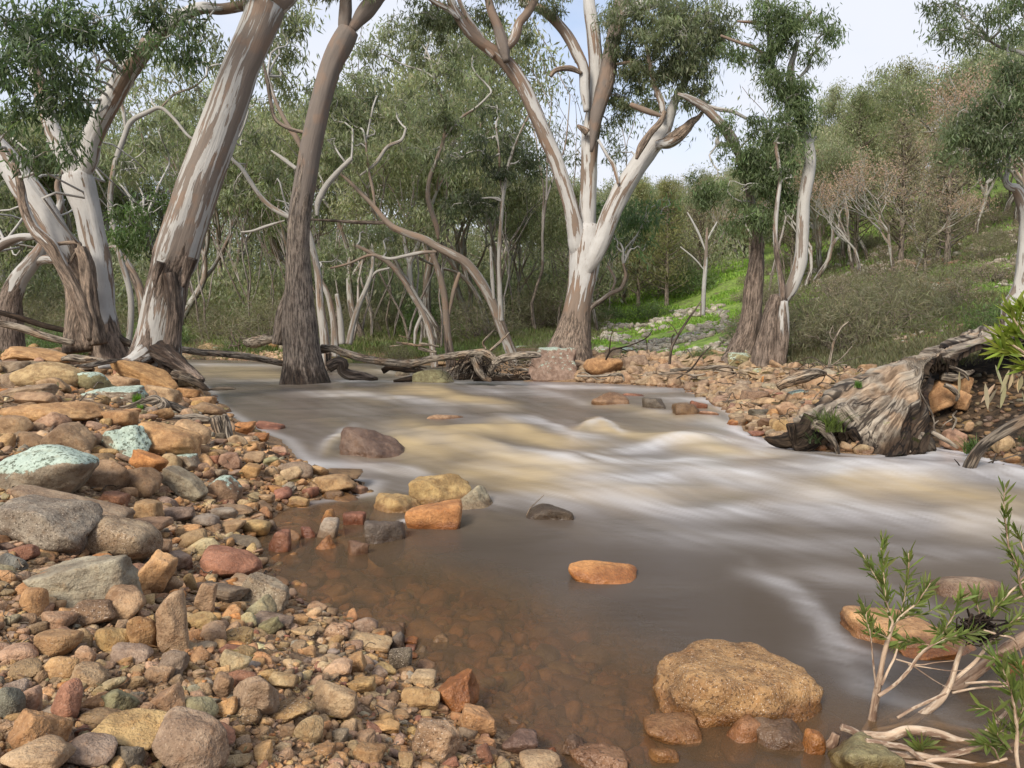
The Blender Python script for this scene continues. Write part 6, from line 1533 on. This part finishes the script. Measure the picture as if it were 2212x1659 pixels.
S9 = [
 ([(1140,1430,26),(1185,1370,30),(1200,1290,28),(1215,1200,27),(1235,1100,22),(1260,960,19),(1290,840,16),(1330,740,12),(1400,670,9),(1470,610,7),(1520,540,5),(1560,480,3)], (1.52,1.50), (.55,1.), 1.2, (.5,0)),
 ([(1300,790,9),(1320,730,9),(1300,690,9),(1280,600,9),(1250,510,8),(1210,440,7),(1170,370,5),(1130,300,4)], 1.5, (.25,1.), 1.2, (0,0)),
 ([(1275,600,6),(1272,520,6),(1262,420,6),(1255,330,6),(1248,250,6),(1255,190,4)], 1.49, (.0,1.), 1.1, (0,0)),
 ([(1380,660,6),(1395,570,6),(1410,480,6),(1422,390,6),(1422,290,4)], 1.51, (.0,1.), 1.1, (0,0)),
 ([(1215,1150,9),(1198,1000,7),(1188,900,6),(1178,800,6),(1160,730,6),(1145,660,4),(1132,610,3)], 1.47, (.45,1.), .9, (.3,0)),
 ([(1230,1200,14),(1330,1130,12),(1420,1040,12),(1500,930,11),(1600,860,9),(1700,820,8),(1800,800,7),(1880,770,5)], 1.5, (.5,1.), 1.3, (0,0)),
 ([(1250,1130,10),(1290,1040,9),(1330,960,8),(1350,900,6)], 1.5, None, 1, (0,0)),
 ([(1520,920,7),(1600,860,7),(1640,800,6),(1700,700,6),(1740,600,4),(1745,560,3)], 1.53, (.3,1.), 1.2, (0,0)),
 ([(1560,880,6),(1480,860,6),(1400,850,5),(1320,870,4)], 1.52, (.0,1.), 1.5, (0,0)),
 ([(1300,840,6),(1250,810,5),(1210,790,4),(1190,750,3)], 1.49, (.0,1.), 1.6, (0,0)),
 ([(1400,700,5),(1500,680,4),(1580,650,3),(1630,640,2)], 1.5, (.1,1.), .8, (0,0)),
 ([(1340,965,6),(1480,1000,5),(1600,985,4),(1710,975,2)], 1.5, None, 1, (0,0)),
 ([(1420,1000,5),(1550,1020,4),(1700,1040,3),(1800,1030,2)], 1.5, None, 1, (0,0)),
 ([(1440,1000,5),(1540,1070,4),(1620,1120,3),(1700,1160,2)], 1.5, None, 1, (.1,0)),
 ([(1140,1440,26),(1300,1420,34),(1420,1380,32),(1520,1310,30),(1620,1230,28),(1690,1110,22),(1740,950,16),(1790,840,13),(1850,740,10)], (1.54,1.56), None, 1, (0,0)),
 ([(1690,1120,16),(1770,1050,14),(1850,980,13),(1920,890,11),(2000,800,9),(2080,730,8),(2150,690,7)], 1.56, (.5,1.), 1.2, (0,0)),
 ([(1900,900,8),(1930,750,8),(1960,660,9),(2030,580,9),(2100,510,9),(2160,470,8)], 1.6, (.2,1.), 1., (0,0)),
 ([(2160,560,9),(2130,480,9),(2120,380,9),(2090,320,8),(2060,240,7),(2045,120,6),(2035,50,5),(2030,-60,4),(2040,-130,3)], 1.58, (.1,1.), .9, (.3,.2)),
 ([(2130,470,6),(2180,400,5),(2150,260,5),(2110,150,3)], 1.58, (.2,1.), .9, (.2,0)),
 ([(1780,1120,10),(1960,1110,9),(2100,1130,8),(2230,1120,6)], 1.6, None, 1, (0,0)),
 ([(1700,1180,9),(1850,1150,8),(2000,1140,8),(2180,1130,6)], 1.55, None, 1, (0,0)),
 ([(1960,640,8),(2050,600,8),(2150,560,8),(2240,500,6)], 1.62, (.0,1.), 1.4, (0,0)),
 ([(1830,800,7),(1760,770,6),(1680,800,5),(1600,790,4)], 1.54, (.0,1.), 1.2, (0,0)),
 ([(1900,780,8),(2000,810,8),(2080,830,8),(2120,880,7),(2150,960,5)], 1.5, None, 1, (0,0)),
 ([(1880,700,6),(1860,620,5),(1850,560,3)], 1.58, (.0,1.), 1.3, (0,0)),
]
for pts, Y, lf_, dn, dk in S9: stem9(pts, Y, leafy=lf_, dens=dn, dark=dk)
# roots and lying stems of the shrub
RS = [
 ([(990,1400,24),(1050,1420,24),(1110,1450,24),(1160,1500,20),(1200,1520,14)], 1.42, (.2,0)),
 ([(960,1440,26),(940,1500,34),(880,1550,36),(830,1590,34),(800,1640,30)], 1.42, (.7,.8)),
 ([(1130,1450,30),(1280,1460,30),(1420,1420,28),(1600,1440,26),(1760,1490,24),(1900,1500,20),(2000,1520,14),(2180,1500,10)], 1.44, (0,.1)),
 ([(1200,1400,24),(1330,1340,34),(1450,1290,36),(1560,1240,36),(1700,1150,38),(1850,1040,40),(2000,930,40),(2170,830,44),(2300,760,44)], 1.66, (.75,.6)),
 ([(1150,1490,20),(1290,1510,18),(1400,1530,16),(1480,1590,14),(1560,1660,12),(1620,1720,10)], 1.36, (0,.1)),
 ([(1160,1530,18),(1330,1570,20),(1480,1580,22),(1600,1600,22),(1720,1570,20),(1860,1530,18),(1950,1510,10)], 1.38, (.2,.2)),
 ([(1200,1470,28),(1380,1500,34),(1540,1530,34),(1700,1560,30),(1900,1590,26),(2100,1610,20)], 1.46, (.9,.8)),
 ([(1300,1360,18),(1500,1370,22),(1680,1400,22),(1850,1430,20),(2020,1460,18),(2200,1450,14)], 1.58, (.3,.2)),
 ([(1500,1640,14),(1600,1610,16),(1750,1620,16),(1900,1640,14),(2050,1600,10)], 1.36, (0,.1)),
 ([(1280,1600,12),(1420,1620,12),(1560,1640,14),(1700,1690,12)], 1.34, (0,.1)),
 ([(1900,1440,12),(1960,1390,12),(2020,1330,11),(2060,1300,8),(2120,1370,5)], 1.45, (.2,.1)),
 ([(1350,1340,9),(1450,1280,9),(1560,1230,9),(1660,1180,8)], 1.5, (0,.0)),
 ([(1220,1440,16),(1400,1450,18),(1600,1480,18),(1820,1540,16),(2160,1560,12)], 1.5, (.85,.7)),
]
for pts, Y, dk in RS: stem9(pts, Y, nm='root', dark=dk, gn=.2)
S9b = [([(2130,1720,14),(2110,1560,14),(2115,1440,13),(2100,1300,12),(2080,1180,11),(2040,1080,8),(2010,1000,5),(1960,950,4)], 1.32, (.2,1.), 1.2, (.1,0)),
       ([(2110,1400,8),(2150,1280,8),(2170,1150,7),(2150,1050,6),(2100,980,4)], 1.32, (.0,1.), 1.2, (.1,0)),
       ([(2000,1620,8),(1980,1560,7),(1960,1530,6),(1900,1500,4)], 1.36, (.0,1.), 1.6, (.1,0)),
       ([(2080,1560,8),(2020,1490,7),(1990,1440,5),(2060,1400,3)], 1.34, (.0,1.), 1.4, (.1,0)),
       ([(2000,1380,5),(1950,1290,4),(1850,1280,3)], 1.34, (.3,1.), .5, (.1,0)),
       ([(1520,1560,5),(1500,1530,4),(1560,1500,3)], 1.40, (.0,1.), 2.2, (.1,0))]
for pts, Y, lf_, dn, dk in S9b: stem9(pts, Y, leafy=lf_, dens=dn, dark=dk, lsz=1.15)
V, F, A = join(lvs); link('foliage', mesh_np('foliage', V - BL, F, M['leaf'], True, A), bushr)
deb = [twig(P(1870 + gb.normal() * 45, 770 + gb.normal() * 35, 1.53, 9), P(1900 + gb.normal() * 60, 800 + gb.normal() * 40, 1.5, 9), .003, gb, .3, rough=(0, 0), patch=(.9, .9)) for _ in range(46)]
o = build('flood_debris', deb, M['wood'], None, P(1880, 780, 1.52, 9)); o.location = [float(v) for v in P(1880, 780, 1.52, 9)]
tag(o, 'dark wad of flood debris caught in a fork of the bottlebrush shrub', 'debris', kind='stuff')

# the leafy sprig above the fallen trunk at the right edge (zoom 7)
lvs = []
ER = P(2210, 330, 3.1, 7); edg = empty('willow_shrub', ER, 'bright yellow green narrow leaved shrub at the right edge above the fallen trunk', 'shrub')
for pts in ([(2330,420,9),(2260,340,9),(2200,290,8),(2140,250,7),(2090,210,5),(2060,160,4)], [(2300,300,8),(2240,220,7),(2190,150,6),(2150,90,5),(2130,50,3)], [(2260,340,6),(2180,310,5),(2110,290,4),(2060,270,3)],
            [(2340,200,8),(2280,120,7),(2230,60,5),(2200,20,4)], [(2340,400,7),(2260,385,5),(2200,375,4)], [(2300,260,6),(2210,200,5),(2150,170,4)]):
    c, r = trace(7, pts, 3.1); build('stem', [tube(c, r, 8, .05, 3, (0, 0), (0, 0))], M['shrubbark'], edg, ER)
    n = 30; q = catmull(c, 60); i = gb.integers(12, 58, n); tg_ = q[i + 1] - q[i]; tg_ /= np.linalg.norm(tg_, axis=1)[:, None]
    lvs.append(lance(q[i], tg_ * .9 + gb.normal(size=(n, 3)) * .35, .10, .013, gb, (.22, .27, .045)))
V, F, A = join(lvs); link('foliage', mesh_np('foliage', V - ER, F, M['leaf'], True, A), edg)
# hanging dead leaves below the sprig
lvs = [lance(P(2190, 420, 3.1, 7) + gb.normal(size=(26, 3)) * [.10, .05, .06], np.tile([0, 0, -1.], (26, 1)) + gb.normal(size=(26, 3)) * .2, .09, .016, gb, (.40, .32, .22))]
V, F, A = join(lvs); o = link('dead_leaves', mesh_np('dead_leaves', V - ER, F, M['leaf'], True, A), edg)

# ------------------------------------------------------------------ grass tufts and ground cover
def grass_tuft(label, X, Y, h, n, base, name='grass_tuft', zoff=0., spread=.5, z=None):
    g = np.random.default_rng(int(abs(X * 100)) + n); zz = (float(H(X, Y)) if z is None else z) + zoff; t = np.linspace(0, 1, 5)
    a = g.uniform(0, 6.28, n); le = g.uniform(.25, 1., n) * spread; p0 = np.stack([g.normal(size=n) * h * .16, g.normal(size=n) * h * .16, 0 * a], 1); hh = h * g.uniform(.5, 1.1, n)
    V = []; w = .0035 + h * .012
    for tt in t:
        m = p0 + np.stack([np.cos(a) * le * h * tt ** 1.6 * 1.6, np.sin(a) * le * h * tt ** 1.6 * 1.6, hh * (tt - .45 * le * tt ** 2.2)], 1)
        sd = np.stack([-np.sin(a), np.cos(a), 0 * a], 1) * w * (1 - tt * .92); V += [m - sd, m + sd]
    V = np.stack(V, 1).reshape(-1, 3); F = (np.array([[k * 2, k * 2 + 1, k * 2 + 3, k * 2 + 2] for k in range(4)])[None] + (np.arange(n) * 10)[:, None, None]).reshape(-1, 4)
    c = np.repeat(np.array(base) * g.uniform(.6, 1.4, (n, 1)), 10, 0)
    return tag(link(name, mesh_np(name, V, F, M['leaf'], True, {'col': c}), None, (X, Y, zz)), label, 'grass')
def at7(x, y, Y, z=7): q = P(x, y, Y, z); return q
q = at7(1000, 760, 5.1); grass_tuft('strappy green grass tuft growing out of the torn root plate', q[0], q[1], .22, 110, (.10, .13, .035), z=q[2] - .03, spread=.95)
q = at7(1180, 500, 5.65); grass_tuft('small grass tuft on top of the fallen trunk', q[0], q[1], .07, 60, (.08, .15, .03), z=q[2] - .02)
q = at7(1900, 900, 4.95); grass_tuft('grass tuft at the foot of the dark soil by the foam', q[0], q[1], .14, 90, (.07, .11, .03), z=q[2] - .03, spread=.8)
q = at7(900, 860, 5.15); grass_tuft('dark wet grass hanging at the left end of the root plate', q[0], q[1], .12, 50, (.05, .07, .03), z=q[2], spread=.9)
q = P(1330, 655, 5.6, 10); grass_tuft('fresh green grass tuft behind the driftwood knot', q[0], q[1], .07, 90, (.13, .24, .03), z=q[2] - .03)
q = P(1350, 745, 5.5, 10); grass_tuft('tiny green grass tuft on the driftwood knot', q[0], q[1], .05, 50, (.13, .24, .03), z=q[2] - .02)
gg = np.random.default_rng(17)
def cover(name, label, n, poly, hpx, base, seed, thr=-.1, wpx=1.3, up=1., fr=.6, tuft=9):
    """low leafy ground cover: many small blades in clumps"""
    x, y, X, Y = scatter_pixels(n, poly, seed); k = (fbm(N3(X * fr, Y * fr), 3, seed) > thr) & (wdist(X, Y) > .25) & (Y < 60); X, Y = X[k], Y[k]; g = np.random.default_rng(seed)
    c = np.stack([X, Y, H(X, Y)], 1); s = Y / FPX
    c = np.repeat(c, tuft, 0); s = np.repeat(s, tuft); N = len(c); c = c + g.normal(size=(N, 3)) * (s * hpx * .9)[:, None] * [1, 1, .0]
    c[:, 2] = H(c[:, 0], c[:, 1]) - .01
    d = g.normal(size=(N, 3)) * .5; d[:, 2] = up; d /= np.linalg.norm(d, axis=1)[:, None]; w = np.cross(d, g.normal(size=(N, 3))); w /= np.linalg.norm(w, axis=1)[:, None]
    l = (s * hpx * g.uniform(.4, 1.4, N))[:, None]; ww = (s * wpx * g.uniform(.7, 1.4, N))[:, None]
    V = np.stack([c, c + d * l * .5 + w * ww, c + d * l, c + d * l * .5 - w * ww], 1).reshape(-1, 3)
    col_ = np.repeat(np.array(base) * g.uniform(.6, 1.45, (N, 1)) * g.uniform(.9, 1.1, (N, 3)), 4, 0)
    tag(link(name, mesh_np(name, V, np.arange(N * 4).reshape(N, 4), M['leaf_fine'], False, {'col': col_})), label, 'ground cover', kind='stuff')
cover('herb_cover', 'bright green herbs covering the sunny slope left of the twin trunks', 5200, [(1240,640),(1640,560),(1640,780),(1240,775)], 7, (.21, .33, .06), 101)
cover('hillside_grass', 'green grass patches on the hillside behind the fallen trunk', 5200, [(1680,470),(2240,420),(2240,720),(1700,770)], 7, (.18, .28, .06), 102, .02)
cover('scrub_cover', 'dull olive scrub and weeds on the hillside', 4200, [(1680,470),(2240,420),(2240,740),(1700,780)], 14, (.15, .14, .08), 103, -.25, 1.)
cover('far_grass', 'rough green grass on the banks beyond the stream', 6000, [(-40,735),(1260,720),(1260,772),(-40,772)], 15, (.14, .18, .06), 104, -.3, 1.1)
cover('forest_floor', 'brown and green undergrowth on the forest floor', 3600, [(700,690),(1300,640),(1300,760),(700,765)], 16, (.15, .15, .07), 105, -.3, 1.)
cover('bank_scrub', 'low brown green weeds between the fallen trunk and the thicket', 1500, [(1680,765),(1960,745),(2230,690),(2230,760),(1980,800),(1760,800)], 16, (.14,.135,.075), 107, -.6, 1.)
cover('bank_weeds', 'weeds and roots on the dark cut bank', 500, [(1940,800),(2230,780),(2230,1000),(2020,980)], 12, (.05, .06, .025), 106, .05, .8)

# ------------------------------------------------------------------ litter between the stones
def litter():
    g = np.random.default_rng(55); x, y, X, Y = scatter_pixels(520, BANK, 111); x2, y2, X2, Y2 = scatter_pixels(200, [(1250, 775), (1760, 800), (1900, 800), (1700, 950), (1600, 900), (1540, 868), (1380, 835)], 112); X, Y = np.concatenate([X, X2]), np.concatenate([Y, Y2]); k = wdist(X, Y) > .05; X, Y = X[k], Y[k]; n = len(X)
    tw = []
    for i in range(0, n, 3):
        L = g.uniform(18, 60) * Y[i] / FPX; a = g.uniform(0, 6.28); z = float(H(X[i], Y[i])) + g.uniform(8, 20) * Y[i] / FPX; d = np.array([math.cos(a), math.sin(a), g.normal() * .2]) * L / 2
        tw.append(twig(np.array([X[i], Y[i], z]) - d, np.array([X[i], Y[i], z]) + d, g.uniform(.9, 1.8) * Y[i] / FPX, g, .12, rough=(0, 0), patch=(g.uniform(0, .6),) * 2))
    V, F, A = join(tw); tag(link('twig_litter', mesh_np('twig_litter', V, F, M['wood'], True, A)), 'thin dead twigs lying scattered over the left bank stones', 'twigs', kind='stuff')
    c = np.stack([X, Y, H(X, Y) + g.uniform(6, 18, n) * Y / FPX], 1); dd = g.normal(size=(n, 3)) * [1, 1, .15]
    parts = [lance(c[i:i + 1], dd[i:i + 1], 26 * Y[i] / FPX, 5 * Y[i] / FPX, g, [(.20, .12, .06), (.30, .22, .12), (.13, .09, .05)][g.integers(3)]) for i in range(n)]
    V, F, A = join(parts); tag(link('leaf_litter', mesh_np('leaf_litter', V, F, M['leaf'], True, A)), 'dry brown gum leaves lying scattered over the left bank stones', 'leaves', kind='stuff')
litter()
EXPO = 1.05
# ------------------------------------------------------------------ sky and light
w = bpy.data.worlds.new('World'); sc.world = w; w.use_nodes = True; nt = w.node_tree; nt.nodes.clear()
def wn(k, **kw):
    x = nt.nodes.new(k)
    for a, b in kw.items(): setattr(x, a, b)
    return x
EL, AZ = R(37), R(208)
sky = wn('ShaderNodeTexSky', sky_type='NISHITA'); sky.sun_disc = False; sky.sun_elevation = EL; sky.sun_rotation = AZ; sky.air_density = 1.0; sky.dust_density = 1.5
tcd = wn('ShaderNodeTexCoord'); mp = wn('ShaderNodeMapping'); mp.inputs['Scale'].default_value = (1, 1, 2.6)
nt.links.new(tcd.outputs['Generated'], mp.inputs[0])
ns = wn('ShaderNodeTexNoise'); ns.inputs['Scale'].default_value = 1.5; ns.inputs['Detail'].default_value = 6; ns.inputs['Roughness'].default_value = .5
nt.links.new(mp.outputs[0], ns.inputs['Vector'])
rp = wn('ShaderNodeMapRange', interpolation_type='SMOOTHSTEP'); rp.inputs[1].default_value = .36; rp.inputs[2].default_value = .64; rp.inputs[3].default_value = .25; rp.inputs[4].default_value = 1.
nt.links.new(ns.outputs['Fac'], rp.inputs[0])
cc = wn('ShaderNodeRGB'); cc.outputs[0].default_value = (3.9, 4.05, 4.5, 1)       # lit cloud, in the units of the sky texture
mx = wn('ShaderNodeMix', data_type='RGBA'); nt.links.new(rp.outputs[0], mx.inputs[0]); nt.links.new(sky.outputs[0], mx.inputs[6]); nt.links.new(cc.outputs[0], mx.inputs[7])
bg = wn('ShaderNodeBackground'); bg.inputs[1].default_value = .11; nt.links.new(mx.outputs[2], bg.inputs[0])
wo = wn('ShaderNodeOutputWorld'); nt.links.new(bg.outputs[0], wo.inputs[0])
ld = bpy.data.lights.new('sun', 'SUN'); lo = bpy.data.objects.new('sun', ld); col.objects.link(lo)
ld.energy = 2.4; ld.angle = R(20); ld.color = (1., .92, .80)
dv = Vector((math.sin(AZ) * math.cos(EL), math.cos(AZ) * math.cos(EL), math.sin(EL)))
lo.rotation_euler = dv.to_track_quat('Z', 'Y').to_euler(); lo.location = (0, 0, 30)
sc.view_settings.view_transform = 'Standard'; sc.view_settings.look = 'None'; sc.view_settings.gamma = 1; sc.view_settings.exposure = EXPO
sc.cycles.max_bounces = 8; sc.cycles.transparent_max_bounces = 12; sc.cycles.diffuse_bounces = 5; sc.cycles.transmission_bounces = 5; sc.cycles.glossy_bounces = 2
sc.cycles.use_denoising = True
